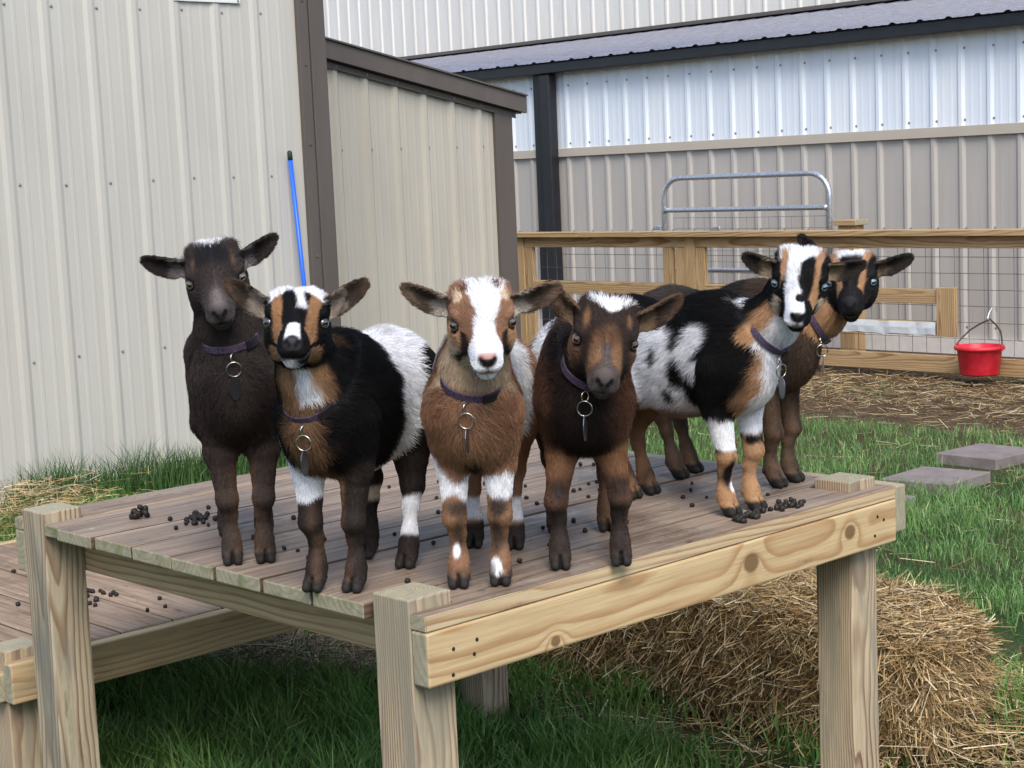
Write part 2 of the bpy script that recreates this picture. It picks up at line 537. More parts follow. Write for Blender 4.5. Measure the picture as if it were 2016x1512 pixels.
# ---- barn with skylight band
barn = empty('metal_barn', (9.0, 6.5, 0))
tag(barn, 'long greige metal barn with translucent panel band and dark gutter', 'barn')
bp = []
BX = 9.0
Y0, Y1 = 1.9, 11.4
rib0 = 5.174 + .03
npan = 10
for i in range(npan):
    ys = rib0 - 12 * PITCH_R + i * 4 * PITCH_R - .05
    bp.append(rib_panel('wall_panel', (BX, ys, 0), (0, 1, 0), (-1, 0, 0), 4 * PITCH_R, .12, 1.56, SIDE_BARN, None, .05, .017, .0005))
    bp.append(rib_panel('skylight_panel', (BX - .004, ys, 0), (0, 1, 0), (-1, 0, 0), 4 * PITCH_R, 1.60, 2.34, POLY, None, .05, .017))
ya, yb = rib0 - 12 * PITCH_R - .05, rib0 - 12 * PITCH_R - .05 + npan * 4 * PITCH_R
bp.append(solid('wall_core', (BX + .03, ya, .0), (BX + .12, yb, 1.60), SIDE_BARN, None))
bp.append(solid('wall_liner', (BX + .22, ya, 1.62), (BX + .26, yb, 2.40), SIDE_TALL, None))
bp.append(solid('foundation', (BX - .035, ya, 0), (BX + .03, yb, .118), plain('white_concrete', srgb(216, 210, 204), .9, .2, var=.06, scale=20), None))
bp.append(solid('band_trim', (BX - .030, ya, 1.552), (BX - .0195, yb, 1.625), TRIM_TAN, None))
bp.append(solid('gutter', (BX - .14, ya, 2.275), (BX - .035, yb, 2.362), GUTTER, None, .006))
# ribbed roof: profile along Y, slope up in +X
def roof_panel(i):
    ys = rib0 - 12 * PITCH_R + i * 4 * PITCH_R - .05
    V = []; F = []
    prof = rib_profile(4 * PITCH_R, .05)
    for u, h in prof:
        V.append((BX - .16, ys + u, 2.368 + h * 1.5)); V.append((13.0, ys + u, 2.952 + h * 1.5))
    for k in range(len(prof) - 1): F.append((2 * k, 2 * k + 1, 2 * k + 3, 2 * k + 2))
    V = np.array(V); c = V.mean(0)
    return link('roof_panel', mesh_np('roof_panel', V - c, np.array(F)), ROOFM, None, c)
for i in range(npan): bp.append(roof_panel(i))
# roof goes on along the long building
for i in range(npan, npan + 8): bp.append(roof_panel(i))
yb2 = yb + 8 * 4 * PITCH_R
bp.append(solid('gutter', (BX - .14, yb + .002, 2.275), (BX - .035, yb2, 2.362), GUTTER, None, .006))
bp.append(solid('roof_flashing', (12.80, ya, 2.955), (13.0, yb2, 2.995), TRIM_BR, None))
bp.append(solid('tall_wall_core', (13.03, ya, 0), (13.2, yb2, 6.4), SIDE_TALL, None))
for i in range(npan + 8):
    ys = rib0 - 12 * PITCH_R + i * 4 * PITCH_R - .05
    bp.append(rib_panel('tall_wall_panel', (13.0, ys, 0), (0, 1, 0), (-1, 0, 0), 4 * PITCH_R, 2.93, 6.4, SIDE_TALL, None, .05, .015, .0005))
bp.append(solid('tall_roof', (12.7, ya, 6.41), (18, yb2, 6.5), TRIM_BR, None))
for j in range(-14, 18):
    y = rib0 + j * PITCH_R - .03
    if ya < y < yb:
        bp.append(screw((BX - .002, y, .905), (-1, 0, 0), None, 1.15))
        bp.append(screw((BX - .006, y, 2.165), (-1, 0, 0), None, 1.15))
        bp.append(screw((BX - .006, y, 1.667), (-1, 0, 0), None, 1.15))
        bp.append(screw((BX - .002, y, .20), (-1, 0, 0), None, 1.15))
# downspout: two nested rectangular tubes
bp.append(solid('downspout', (BX - .125, 8.50, .05), (BX - .025, 8.62, 2.27), GUTTER, None, .008))
bp.append(solid('door_jamb', (BX - .062, 8.621, .05), (BX - .022, 8.76, 2.30), TRIM_BR if False else GUTTER, None, .006))
for o in bp:
    o.parent = barn
    o.matrix_parent_inverse = Matrix.Translation(-barn.location)

# ================================================================== FENCE
fence = empty('fence', (7.75, 5.2, 0))
tag(fence, 'low treated timber fence filled with welded wire', 'fence')
FZ = .018
fp = []
FX = 7.75
def fb(name, y0, y1, z0, z1, x0=FX - .019, x1=FX + .019, axis='y'):
    o = board(name, (x0, y0, z0 + (FZ if z0 > .05 else 0)), (x1, y1, z1 + FZ), axis, FENCEW, None, .003)
    fp.append(o); return o
fb('cap_rail', 7.062, 7.815, .902, .940, FX - .070, FX + .070)
fb('cap_rail', 2.30, 7.058, .902, .940, FX - .070, FX + .070)
fb('rail', 6.029, 7.70, .822, .9005); fb('rail', 2.30, 5.935, .822, .9005)
fb('post', 7.705, 7.795, 0, .9008, FX - .030, FX + .058, 'z'); fb('stile', 7.615, 7.703, .02, .8205, axis='z')
fb('post', 5.937, 6.027, 0, .9008, FX - .024, FX + .064, 'z'); fb('stile', 6.030, 6.118, .02, .8200, FX - .022, FX + .016, 'z')
fb('stile', 6.155, 6.243, .02, .8205, axis='z'); fb('stile', 5.846, 5.934, .02, .8205, axis='z')
fb('rail', 6.245, 7.613, .466, .559); fb('rail', 3.936, 5.844, .466, .559)
fb('stile', 3.800, 3.934, .258, .572, FX - .030, FX + .012, 'z')
fb('rail', 3.936, 5.844, .262, .350)
fb('bottom_rail', 2.30, 5.844, .043, .134); fb('bottom_rail', 6.245, 7.613, .043, .134)
fb('post', 2.30, 2.39, 0, .9008, FX + .022, FX + .112, 'z')
# dented white flashing over the lower board
t = NT('white_flashing'); nn = t.noise(t.objco(), 9, 3)
t.bump(nn, .35, .03)
WHITEM = t.fin(srgb(212, 218, 220), .3, .5)
bm = bmesh.new()
rows = []
for i in range(40):
    y = 3.94 + i * 1.9 / 39
    w = .006 * math.sin(i * 1.7) * math.sin(i * .6) + random.uniform(-.001, .001)
    rows.append([bm.verts.new(p) for p in ((FX + .03, y, .366 + w * .3), (FX - .030, y, .364 + w * .4), (FX - .034 - w, y, .330), (FX - .032 - w * .6, y, .285 + w * .8))])
for A, B in zip(rows[:-1], rows[1:]):
    for k in range(3): bm.faces.new((A[k], A[k + 1], B[k + 1], B[k]))
fp.append(link('flashing', bm_mesh('flashing', bm), WHITEM))
# welded wire
def wire_grid(name, x, ys, zs, r=.0019, jig=.0):
    bm = bmesh.new()
    for y in ys: tube_bm(bm, [(x, y, zs[0]), (x, y + random.uniform(-jig, jig), (zs[0] + zs[-1]) / 2), (x, y, zs[-1])], r, 4)
    for z in zs: tube_bm(bm, [(x + .003, ys[0], z), (x + .003, (ys[0] + ys[-1]) / 2, z - .004), (x + .003, ys[-1], z)], r, 4)
    return link(name, bm_mesh(name, bm), WIRE)
w_ = wire_grid('wire_mesh', FX + .024, np.arange(2.37, 7.62, .1045), np.arange(.165 - .105, .90, .1035), jig=.003)
w_['kind'] = 'stuff'; fp.append(w_)
for o in fp:
    o.parent = fence
    o.matrix_parent_inverse = Matrix.Translation(-fence.location)

# ---- tube gate beyond the fence
gate = empty('tube_gate', (8.5, 6.07, 0))
tag(gate, 'galvanised tube gate with rounded top corners behind the fence', 'gate')
gp = []
GX = 8.5
y0, y1, zt, zb, cr = 5.30, 6.89, 1.335, .22, .17
path = [(GX, y0, zb)]
for a in np.linspace(0, math.pi / 2, 8): path.append((GX, y0 + cr - cr * math.cos(a), zt - cr + cr * math.sin(a)))
for a in np.linspace(math.pi / 2, 0, 8): path.append((GX, y1 - cr + cr * math.cos(a), zt - cr + cr * math.sin(a)))
path.append((GX, y1, zb)); 
bm = bmesh.new(); tube_bm(bm, path, .0205, 12)
gp.append(link('frame', bm_mesh('frame', bm, True), GALV))
for z in (1.085, .62, .24):
    bm = bmesh.new(); tube_bm(bm, [(GX, y0 + .02, z), (GX, y0 + .05, z), (GX, y1 - .05, z), (GX, y1 - .02, z)], [.026, .0185, .0185, .026], 12)
    gp.append(link('crossbar', bm_mesh('crossbar', bm, True), GALV))
w_ = wire_grid('wire_mesh', GX + .01, np.arange(y0 + .04, y1 - .02, .1045), np.arange(.26, 1.07, .085), .0016)
w_['kind'] = 'stuff'; gp.append(w_)
gp.append(solid('hinge', (GX - .03, 6.905, .935), (GX + .02, 6.99, .965), GALV, None, .004))
gp.append(solid('latch', (GX - .035, 6.30, .925), (GX - .022, 6.40, .955), GALV, None, .004))
for o in gp:
    o.parent = gate
    o.matrix_parent_inverse = Matrix.Translation(-gate.location)
gpost = empty('gate_post', (8.5, 5.12, 0))
tag(gpost, 'square timber gate post with flat cap beside the tube gate', 'post')
board('shaft', (-.065, -.065, 0), (.065, .065, .955), 'z', FENCEW, gpost)
board('cap', (-.085, -.095, .957), (.085, .095, .994), 'y', FENCEW, gpost)

# ---- red bucket on the fence
bucket = empty('bucket', (7.585, 3.545, .070))
bucket.scale = (.93, .93, .93)
tag(bucket, 'red plastic bucket hanging from the wire fence', 'bucket')
t = NT('red_plastic'); nn = t.noise(t.objco(), 14, 4)
RED = t.fin(t.mix(t.range(nn, .35, .7), srgb(196, 28, 44), srgb(222, 52, 66)), .42, .45)
bm = bmesh.new()
lathe_bm(bm, [(.118, .004), (.124, 0), (.128, .010), (.146, .165), (.150, .168), (.163, .170), (.166, .180), (.163, .192), (.150, .194), (.144, .190), (.124, .020), (.118, .016)], 40)
link('tub', bm_mesh('tub', bm, True), RED, bucket)
hw = [(0, -.158, .185), (0, -.165, .205), (0, -.150, .235), (0, -.115, .285), (0, -.06, .325), (0, -.022, .345), (0, 0, .358), (0, .022, .345), (0, .06, .325), (0, .115, .285), (0, .150, .235), (0, .165, .205), (0, .158, .185)]
hw = [(y0_ * 0 + .19 * max(0, (z - .2) / .16) * .72, y, z) for y0_, y, z in hw]
bm = bmesh.new(); tube_bm(bm, hw, .0058, 8)
link('handle', bm_mesh('handle', bm, True), plain('handle_wire', srgb(88, 80, 76), .45, .5, .7), bucket)
bm = bmesh.new(); tube_bm(bm, [(.125, 0, .350), (.125, .012, .365), (.150, .014, .40), (.180, .008, .43), (.205, -.004, .425), (.205, -.010, .405)], .004, 8)
link('hook', bm_mesh('hook', bm, True), GALV, bucket)
for sy in (-1, 1):
    bm = bmesh.new(); bm_box(bm, (-.014, sy * .166 - .006, .165), (.014, sy * .166 + .006, .205), .003)
    link('handle_lug', bm_mesh('handle_lug', bm), RED, bucket)

# ---- blue pole against the shed
pole = empty('blue_pole', (3.548, 4.93, 0))
tag(pole, 'thin bright blue pole leaning on the cream shed corner', 'pole')
t = NT('blue_enamel')
BLUE = t.fin(srgb(22, 98, 226), .35, .5)
bm = bmesh.new(); tube_bm(bm, [(0, 0, 0), (-.066, .045, 1.545)], .0115, 12)
link('shaft', bm_mesh('shaft', bm, True), BLUE, pole)
bm = bmesh.new(); tube_bm(bm, [(-.066, .045, 1.545), (-.0665, .0453, 1.565), (-.0672, .046, 1.585), (-.0675, .0463, 1.592)], [.013, .013, .012, .007], 12)
link('end_cap', bm_mesh('end_cap', bm, True), plain('dark_rubber', srgb(40, 52, 46), .6), pole)

# ---- white plate on the shed
sign = empty('wall_plate', (3.07, WY - .012, 2.312))
tag(sign, 'lower edge of a white plate screwed to the shed wall', 'sign')
bm = bmesh.new(); bm_box(bm, (-.19, -.004, 0), (.19, .004, .30), .002)
link('plate', bm_mesh('plate', bm), plain('white_enamel', srgb(228, 228, 224), .4), sign)
for sx in (-.175, .175): screw((sx, -.004, .012), (0, -1, 0), sign, .8)

# ================================================================== PAVERS
def _paver():
    t = NT('concrete_paver'); o = t.objco()
    n = t.noise(o, 14, 5); f = t.noise(o, 260, 2)
    t.bump(f, .3, .002)
    return t.fin(t.mix(t.range(f, .4, .7, 0, .35), t.mix(t.range(n, .3, .7), srgb(122, 112, 108), srgb(146, 136, 132)), srgb(96, 90, 88)), .85, .25)
PAV = _paver()
for x0, y0, rz, lab in ((3.86, 1.83, .02, 'square concrete paver nearest the deck corner'), (4.48, 1.85, .06, 'middle square concrete paver of the row in the lawn'), (5.13, 1.98, -.05, 'square concrete paver farthest along the row in the lawn')):
    bm = bmesh.new(); bm_box(bm, (-.185, -.165, -.045), (.185, .165, .045), .004, 2)
    o = link('paver', bm_mesh('paver', bm), PAV, None, (x0 + .185, y0 + .165, .002), (random.uniform(-.015, .015), .01, rz))
    tag(o, lab, 'paver', 'stepping pavers in the lawn')

# ================================================================== TREES ACROSS THE YARD (mirrored in the siding)
rng = np.random.default_rng(21)
cl = []
for k in range(46):
    a = math.radians(118 + k * 4.4)                      # compass bearing from the yard, behind the viewer
    dd = 30 + rng.uniform(-4, 6)
    c = np.array((math.sin(a) * dd, math.cos(a) * dd, 0))
    h = rng.uniform(4.2, 7.2)
    m = 420
    u = rng.normal(size=(m, 3)); u /= np.linalg.norm(u, axis=1)[:, None]
    p = c + np.array((0, 0, h * .52)) + u * np.array((2.3, 2.3, h * .48)) * rng.uniform(.55, 1, m)[:, None]
    cl.append(p)
cl = np.concatenate(cl)
n = len(cl)
D1 = rng.normal(size=(n, 3)); D1 /= np.linalg.norm(D1, axis=1)[:, None]
D2 = np.cross(D1, rng.normal(size=(n, 3))); D2 /= np.linalg.norm(D2, axis=1)[:, None]
sz = rng.uniform(.25, .6, n)[:, None]
V = np.stack([cl - D1 * sz, cl + D2 * sz, cl + D1 * sz, cl - D2 * sz], 1).reshape(-1, 3)
F = np.arange(n * 4).reshape(-1, 4)
tag(link('treeline', mesh_np('treeline', V, F), plain('far_foliage', (.05, .075, .03, 1), .8, .2, var=.4, scale=.6)), 'line of leafy trees across the yard', 'trees', kind='stuff')
# ================================================================== MAIN DECK
LX, DY = 1.279, 1.248
deck = empty('timber_deck', (.64, .62, 0))
tag(deck, 'raised timber deck platform that the goats stand on', 'platform')
dp = []
def db(name, lo, hi, axis, mat, bev=.0025):
    o = board(name, lo, hi, axis, mat, None, bev); dp.append(o); return o
T = DECK
th = .0254
# posts
for n_, (px, py, m) in enumerate(((0, 0, PINE_LEG), (1.172, 0, PINE_LEG), (0, 1.159, PINE_STAIN), (1.19, 1.159, PINE_LEG))):
    zt = T + (.021, .020, .022, .012)[n_]
    db('post', (px, py, 0), (px + .089, py + .089, zt), 'z', m, .003)
# planks: notched front board, six whole boards, ripped filler, notched back board
e = .002
front = [(0.001, -.038), (LX - .002, -.038), (LX - .002, .1015), (1.172 + .089 + e, .1015), (1.172 + .089 + e, -.0005), (1.172 - e, -.0005), (1.172 - e, .1015), (.089 + e, .1015), (.089 + e, -.0005), (.001, -.0005)]
front = [(0.001, -.038), (LX - .002, -.038), (LX - .002, .1015), (1.263, .1015), (1.263, -.0005), (1.170, -.0005), (1.170, .1015), (.091, .1015), (.091, -.0005), (.001, -.0005)]
dp.append(prism('plank', front, T - th, T, DECKW, None))
for k in range(7):
    a = .1055 + .142 * k
    wob = random.uniform(-.003, .003)
    db('plank', (-.004 + random.uniform(-.004, .003), a + (.0008 * (k % 3)), T - th + random.uniform(-.001, 0)), (LX - .0015, a + .1362, T + random.uniform(-.0012, .001)), 'x', DECKIN, .003)
db('plank', (.0, 1.0995, T - th), (LX - .0015, 1.1572, T - .0006), 'x', DECKIN, .003)
back = [(.001, DY + .038), (LX - .002, DY + .038), (LX - .002, DY + .0012), (1.188, DY + .0012), (1.188, 1.1590), (.091, 1.1590), (.091, DY + .0012), (.001, DY + .0012)]
dp.append(prism('plank', back, T - th, T, DECKW, None))
# rim joists
zj0, zj1 = T - th - .0895, T - th - .0012
db('rim_joist', (.0012, -.0385, zj0), (LX - .0005, -.0008, zj1), 'x', PINE_RIM, .004)
db('rim_joist', (.0905, .001, zj0), (.1285, 1.2465, zj1), 'y', PINE, .003)
db('rim_joist', (.0012, DY + .001, zj0), (LX - .0005, DY + .0385, zj1), 'x', PINE, .003)
db('rim_joist', (LX + .0012, -.036, T - .099), (LX + .039, DY + .030, T - .001), 'y', PINE_STAIN, .004)
for xj in (.42, .84):
    db('cross_joist', (xj, .002, zj0), (xj + .038, DY - .002, zj1), 'y', PINE, .002)
# screws in the front rim
DARKSC = plain('screw_black', srgb(40, 34, 32), .6)
for xs, zs in ((.055, T - .062), (.052, T - .103), (.105, T - .058), (.098, T - .080), (1.21, T - .052), (1.232, T - .062), (1.20, T - .090)):
    dp.append(screw((xs, -.0378, zs), (0, -1, 0), None, .42, DARKSC))
for o in dp:
    o.parent = deck
    o.matrix_parent_inverse = Matrix.Translation(-deck.location)

# ---- lower step platform behind
step = empty('step_platform', (.7, 2.0, 0))
tag(step, 'lower timber step platform tucked behind the main deck', 'platform')
sp_ = []
ZL = .41
def sb(name, lo, hi, axis, mat, bev=.0025):
    o = board(name, lo, hi, axis, mat, None, bev); sp_.append(o); return o
for k in range(9):
    a = .041 + .142 * k
    if a > 1.22: break
    y0 = 1.444 if k > 0 else 1.535
    sb('plank', (a, y0 + random.uniform(0, .006), ZL - th), (a + .1385, 2.62, ZL + random.uniform(-.001, .001)), 'y', DECKLOW, .003)
sb('rim_joist', (.022, 1.402, ZL - .0905), (1.24, 1.4395, ZL - .0005), 'x', PINE, .004)
sb('rim_joist', (.001, 1.442, ZL - .0905), (.0385, 2.62, ZL - .026), 'y', PINE, .004)
sb('rim_joist', (.022, 2.622, ZL - .0905), (1.24, 2.66, ZL - .0005), 'x', PINE, .004)
for px, py in ((.030, 1.4415), (1.15, 1.4415), (.040, 2.53), (1.15, 2.53)):
    sb('post', (px, py, 0), (px + .089, py + .089, ZL + (.022 if (px < .1 and py < 2) else -.03)), 'z', PINE_LEG, .003)
for o in sp_:
    o.parent = step
    o.matrix_parent_inverse = Matrix.Translation(-step.location)

# ================================================================== DROPPINGS
bm = bmesh.new()
bmesh.ops.create_icosphere(bm, subdivisions=2, radius=1.0)
for v in bm.verts:
    v.co *= 1 + .06 * math.sin(v.co.x * 5 + v.co.y * 7) + random.uniform(-.03, .03)
PEL = bm_mesh('pellet', bm, True)
PELM = plain('pellet_dark', srgb(40, 34, 31), .55, .35, var=.4, scale=3)
def pellet(x, y, z, r, label, group):
    o = link('dropping', PEL, PELM, None, (x, y, z + r * .78), (random.uniform(0, 6), random.uniform(0, 6), random.uniform(0, 6)))
    o.scale = (r * random.uniform(.9, 1.25), r * random.uniform(.85, 1.05), r * .9)
    tag(o, label, 'dropping', group)
def inpost(x, y):
    return any(a - .01 < x < a + .10 and b - .01 < y < b + .10 for a, b in ((0, 0), (1.172, 0), (0, 1.159), (1.19, 1.159)))
# ball of pellets by the stained post, flat scatter beside it
for k in range(26):
    a, b = random.uniform(0, 6.28), math.acos(random.uniform(-.3, 1))
    rr = .017 * random.uniform(.55, 1)
    pellet(.152 + rr * math.sin(b) * math.cos(a), 1.036 + rr * math.sin(b) * math.sin(a), T + max(0, .004 + rr * math.cos(b)), .0065, 'dark dropping in the clumped ball by the stained post', 'ball of droppings on the deck corner')
for k in range(20):
    pellet(.215 + random.gauss(0, .028), .905 + random.gauss(0, .022), T, random.uniform(.0048, .0068), 'dark dropping in the loose patch beside the clumped ball', 'loose patch of droppings on the deck corner')
# row under the spotted goat
for k in range(34):
    u = random.random()
    pellet(.815 + .20 * u + random.gauss(0, .008), .012 - .004 * u + random.gauss(0, .010), T, random.uniform(.0052, .0068), 'dark dropping in the row at the spotted goat\'s front hooves', 'row of droppings under the spotted goat')
for k in range(11):
    pellet(1.00 + random.gauss(0, .030), .030 + random.gauss(0, .012), T, random.uniform(.0048, .006), 'dark dropping in the row at the spotted goat\'s front hooves', 'row of droppings under the spotted goat')
# singles over the boards
for k in range(74):
    x, y = random.uniform(.10, 1.12), random.uniform(.05, 1.02)
    if not inpost(x, y): pellet(x, y, T, random.uniform(.0036, .0056), 'single dark dropping lying on the deck boards among the goats', 'droppings scattered over the deck')
for k in range(48):
    pellet(.36 + random.gauss(0, .055) + .05, 1.83 + random.gauss(0, .05), ZL, random.uniform(.0058, .0078), 'dark dropping in the heap on the lower step platform', 'heap of droppings on the step')
for k in range(22):
    pellet(random.uniform(.18, .75), random.uniform(1.55, 2.3), ZL, random.uniform(.005, .007), 'single dark dropping on the lower step platform', 'droppings scattered on the step')

# ================================================================== STRAW
def straw_mat():
    t = NT('straw')
    a = t.n('ShaderNodeAttribute', attribute_name='tint')
    n = t.noise(t.objco(), 90, 3)
    c = t.mix(t.range(n, .3, .7, 0, .35), a.outputs['Color'], srgb(96, 74, 44))
    return t.fin(c, .6, .3)
STRAWM = straw_mat()
def straws(name, P, D, L, W, N, tint, mat, bend=.0, seg=2):
    """flat ribbons: base P, direction D, length L, width W, facing N, one colour each"""
    n = len(P)
    D = D / np.linalg.norm(D, axis=1)[:, None]
    S = np.cross(D, N); S /= np.maximum(np.linalg.norm(S, axis=1), 1e-6)[:, None]
    Nn = np.cross(S, D)
    K = seg + 1
    V = np.zeros((n, K, 2, 3))
    for k in range(K):
        t = k / seg
        c = P + D * (L * t)[:, None] + Nn * (bend * L * 4 * t * (1 - t))[:, None] if np.ndim(bend) else P + D * (L * t)[:, None] + Nn * (bend * L * 4 * t * (1 - t))[:, None]
        V[:, k, 0] = c - S * (W / 2)[:, None]; V[:, k, 1] = c + S * (W / 2)[:, None]
    base = np.arange(n)[:, None] * (2 * K)
    F = []
    for k in range(seg):
        F.append(base + np.array([[2 * k, 2 * k + 1, 2 * k + 3, 2 * k + 2]]))
    me = mesh_np(name, V.reshape(-1, 3), np.concatenate(F))
    at = me.color_attributes.new('tint', 'FLOAT_COLOR', 'POINT')
    col = np.repeat(np.concatenate([tint, np.ones((n, 1))], 1), 2 * K, 0)
    at.data.foreach_set('color', col.astype(np.float32).ravel())
    me.materials.append(mat)
    return me
def straw_tint(n, rng, dark=0.0):
    a = np.array(srgb(216, 190, 140)[:3]); b = np.array(srgb(160, 128, 84)[:3]); c = np.array(srgb(228, 212, 174)[:3]); d = np.array(srgb(96, 76, 52)[:3])
    u = rng.random(n)[:, None]; v = rng.random(n)[:, None]
    col = a + (b - a) * u
    col = np.where(v > .86, c, col)
    col = np.where(v < .16 + dark, d, col)
    return col
# bale: rounded core plus straws
bale = empty('straw_bale', (1.82, .92, 0))
tag(bale, 'loose golden straw bale under the far side of the deck', 'straw bale')
bm = bmesh.new()
bx_, by_, bz_ = .20, .76, .172
bmesh.ops.create_cube(bm, size=2.0)
bmesh.ops.subdivide_edges(bm, edges=bm.edges[:], cuts=14, use_grid_fill=True)
for v in bm.verts:
    p = v.co.copy()
    q = Vector([math.copysign(abs(c) ** 1.0, c) for c in p])
    ln = (abs(q.x) ** 5 + abs(q.y) ** 5 + abs(q.z) ** 5) ** (1 / 5)
    q = q / ln
    nn_ = .03 * math.sin(q.y * 9 + q.x * 3) + .02 * math.sin(q.z * 11 + q.y * 17)
    v.co = Vector((q.x * bx_ * (1 + nn_), q.y * by_ * (1 + nn_ * .4), bz_ + q.z * bz_ * (1 + nn_)))
core = bm_mesh('core', bm, True)
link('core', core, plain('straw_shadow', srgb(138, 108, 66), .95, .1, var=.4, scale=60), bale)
rng = np.random.default_rng(5)
n = 46000
cv = np.zeros(len(core.vertices) * 3); core.vertices.foreach_get('co', cv); cv = cv.reshape(-1, 3)
cn = np.zeros(len(core.vertices) * 3); core.vertices.foreach_get('normal', cn); cn = cn.reshape(-1, 3)
fv = np.array([list(p.vertices)[:4] for p in core.polygons])
pk = rng.integers(0, len(fv), n); uu, vv = rng.random(n)[:, None], rng.random(n)[:, None]
def bil(a): return (a[fv[pk, 0]] * (1 - uu) + a[fv[pk, 1]] * uu) * (1 - vv) + (a[fv[pk, 3]] * (1 - uu) + a[fv[pk, 2]] * uu) * vv
P = bil(cv) + rng.normal(0, .010, (n, 3)); N = bil(cn)
D = rng.normal(0, .55, (n, 3)) + N * rng.uniform(.0, .45, n)[:, None] + np.array((0, 0, -.5))
topm = N[:, 2] > .5
D[topm] = rng.normal(0, 1, (topm.sum(), 3)) * np.array((1, 1, .18)) + np.array((-.1, -.2, .08))
L = rng.uniform(.03, .15, n) * rng.uniform(.5, 1.1, n); W = rng.uniform(.0012, .0031, n)
P = P - D / np.linalg.norm(D, axis=1)[:, None] * (L * .4)[:, None] + N * .004
P[:, 2] = np.maximum(P[:, 2], .004)
so = link('straw', straws('straw', P, D, L, W, N + rng.normal(0, .5, (n, 3)), straw_tint(n, rng), STRAWM), None, bale)
so['kind'] = 'stuff'
# loose straw on the ground
def loose(n, fx, fy, zmax, rng, dark, Lr=(.03, .14)):
    P = np.stack([fx(n), fy(n), rng.random(n) ** 2 * zmax + .004], 1)
    a = rng.uniform(0, 6.28, n)
    D = np.stack([np.cos(a), np.sin(a), rng.normal(0, .10, n)], 1)
    N = np.tile((0, 0, 1.0), (n, 1)) + rng.normal(0, .35, (n, 3))
    return P, D, rng.uniform(*Lr, n), rng.uniform(.0016, .0036, n), N, straw_tint(n, rng, dark)
parts_ = [
    loose(15000, lambda n: 7.10 + rng.normal(0, .48, n), lambda n: rng.uniform(2.2, 7.4, n), .025, rng, .30),
    loose(4500, lambda n: rng.uniform(1.35, 2.5, n), lambda n: rng.uniform(-.25, 1.9, n), .03, rng, .15),
    loose(3000, lambda n: 2.05 + rng.normal(0, .22, n), lambda n: .12 + rng.normal(0, .16, n), .09, rng, .05),
    loose(6500, lambda n: 1.38 + rng.normal(0, .26, n), lambda n: 2.00 + rng.normal(0, .24, n), .07, rng, .18),
    loose(1500, lambda n: rng.uniform(2.2, 7, n), lambda n: rng.uniform(.6, 4.4, n), .035, rng, .1),
    loose(2600, lambda n: 1.72 + rng.normal(0, .16, n), lambda n: 4.45 + rng.normal(0, .16, n), .22, rng, .0),
]
cat_ = [np.concatenate(x) for x in zip(*parts_)]
so = link('loose_straw', straws('loose_straw', *cat_[:5], cat_[5], STRAWM))
tag(so, 'loose straw strewn over the ground round the bale and fence', 'straw', kind='stuff')

# ================================================================== GRASS
def grass_mat():
    t = NT('grass_blade')
    a = t.n('ShaderNodeAttribute', attribute_name='tint')
    m = t.fin(a.outputs['Color'], .45, .35)
    return m
GRASSM = grass_mat()
def blades(name, P, H, W, lean, rng, tint):
    n = len(P)
    a = rng.uniform(0, 6.28, n)
    ld = np.stack([np.cos(a), np.sin(a), np.zeros(n)], 1)
    b = rng.uniform(0, 6.28, n)
    S = np.stack([np.cos(b), np.sin(b), np.zeros(n)], 1)
    V = np.zeros((n, 5, 3))
    up = np.array((0, 0, 1.0))
    mid = P + up * (H * .55)[:, None] + ld * (H * lean * .30)[:, None]
    tip = P + up * (H * (1 - .25 * lean))[:, None] + ld * (H * lean)[:, None]
    V[:, 0] = P - S * (W / 2)[:, None]; V[:, 1] = P + S * (W / 2)[:, None]
    V[:, 2] = mid - S * (W * .42)[:, None]; V[:, 3] = mid + S * (W * .42)[:, None]
    V[:, 4] = tip
    base = np.arange(n)[:, None] * 5
    F = np.concatenate([base + np.array([[0, 1, 3]]), base + np.array([[0, 3, 2]]), base + np.array([[2, 3, 4]])])
    me = mesh_np(name, V.reshape(-1, 3), F)
    at = me.color_attributes.new('tint', 'FLOAT_COLOR', 'POINT')
    sh = np.array([.55, .55, .9, .9, 1.15])
    col = np.repeat(np.concatenate([tint, np.ones((n, 1))], 1), 5, 0)
    at.data.foreach_set('color', col.astype(np.float32).ravel())
    me.materials.append(GRASSM)
    return me
rng = np.random.default_rng(9)
NB = 260000
cam_xy = np.array((-1.626, -1.974))
ang = YAW + rng.uniform(-.42, .42, NB)
dist = np.exp(rng.uniform(math.log(3.3), math.log(11.0), NB))
P = np.stack([cam_xy[0] + np.sin(ang) * dist, cam_xy[1] + np.cos(ang) * dist, np.zeros(NB)], 1)
x, y = P[:, 0], P[:, 1]
P3 = np.stack([x, y, np.zeros(NB)], 1)
pn = nz(P3, 2.2, 1); pn2 = nz(P3, 7.0, 4); pn3 = nz(P3, 22.0, 6)
lawn = x > 2.3
keep = (y < 4.98) & (x < 7.9)
keep &= ~((x > 6.0 + .45 * pn) & (rng.random(NB) < .92))
keep &= (rng.random(NB) < np.clip(.62 - .22 * np.clip((x - 4.2) / 1.8, 0, 1) + .62 * pn + .75 * pn2, .03, 1))
keep &= ~((np.abs(x - 1.86) < .18) & (y > .15) & (y < 1.5))
for px_, py_ in ((3.86, 1.83), (4.48, 1.85), (5.13, 1.98)): keep &= ~((x > px_ - .01) & (x < px_ + .38) & (y > py_ - .01) & (y < py_ + .34))
keep &= ~(((x - 1.40) ** 2 + (y - 2.02) ** 2 < .17) & (rng.random(NB) < .97))
keep &= ~((x > 1.3) & (x < 2.4) & (y < 1.9) & (y > -.2) & (rng.random(NB) < .45))
P = P[keep]; x, y = P[:, 0], P[:, 1]; n = len(P); lawn = lawn[keep]; pn, pn2, pn3 = pn[keep], pn2[keep], pn3[keep]
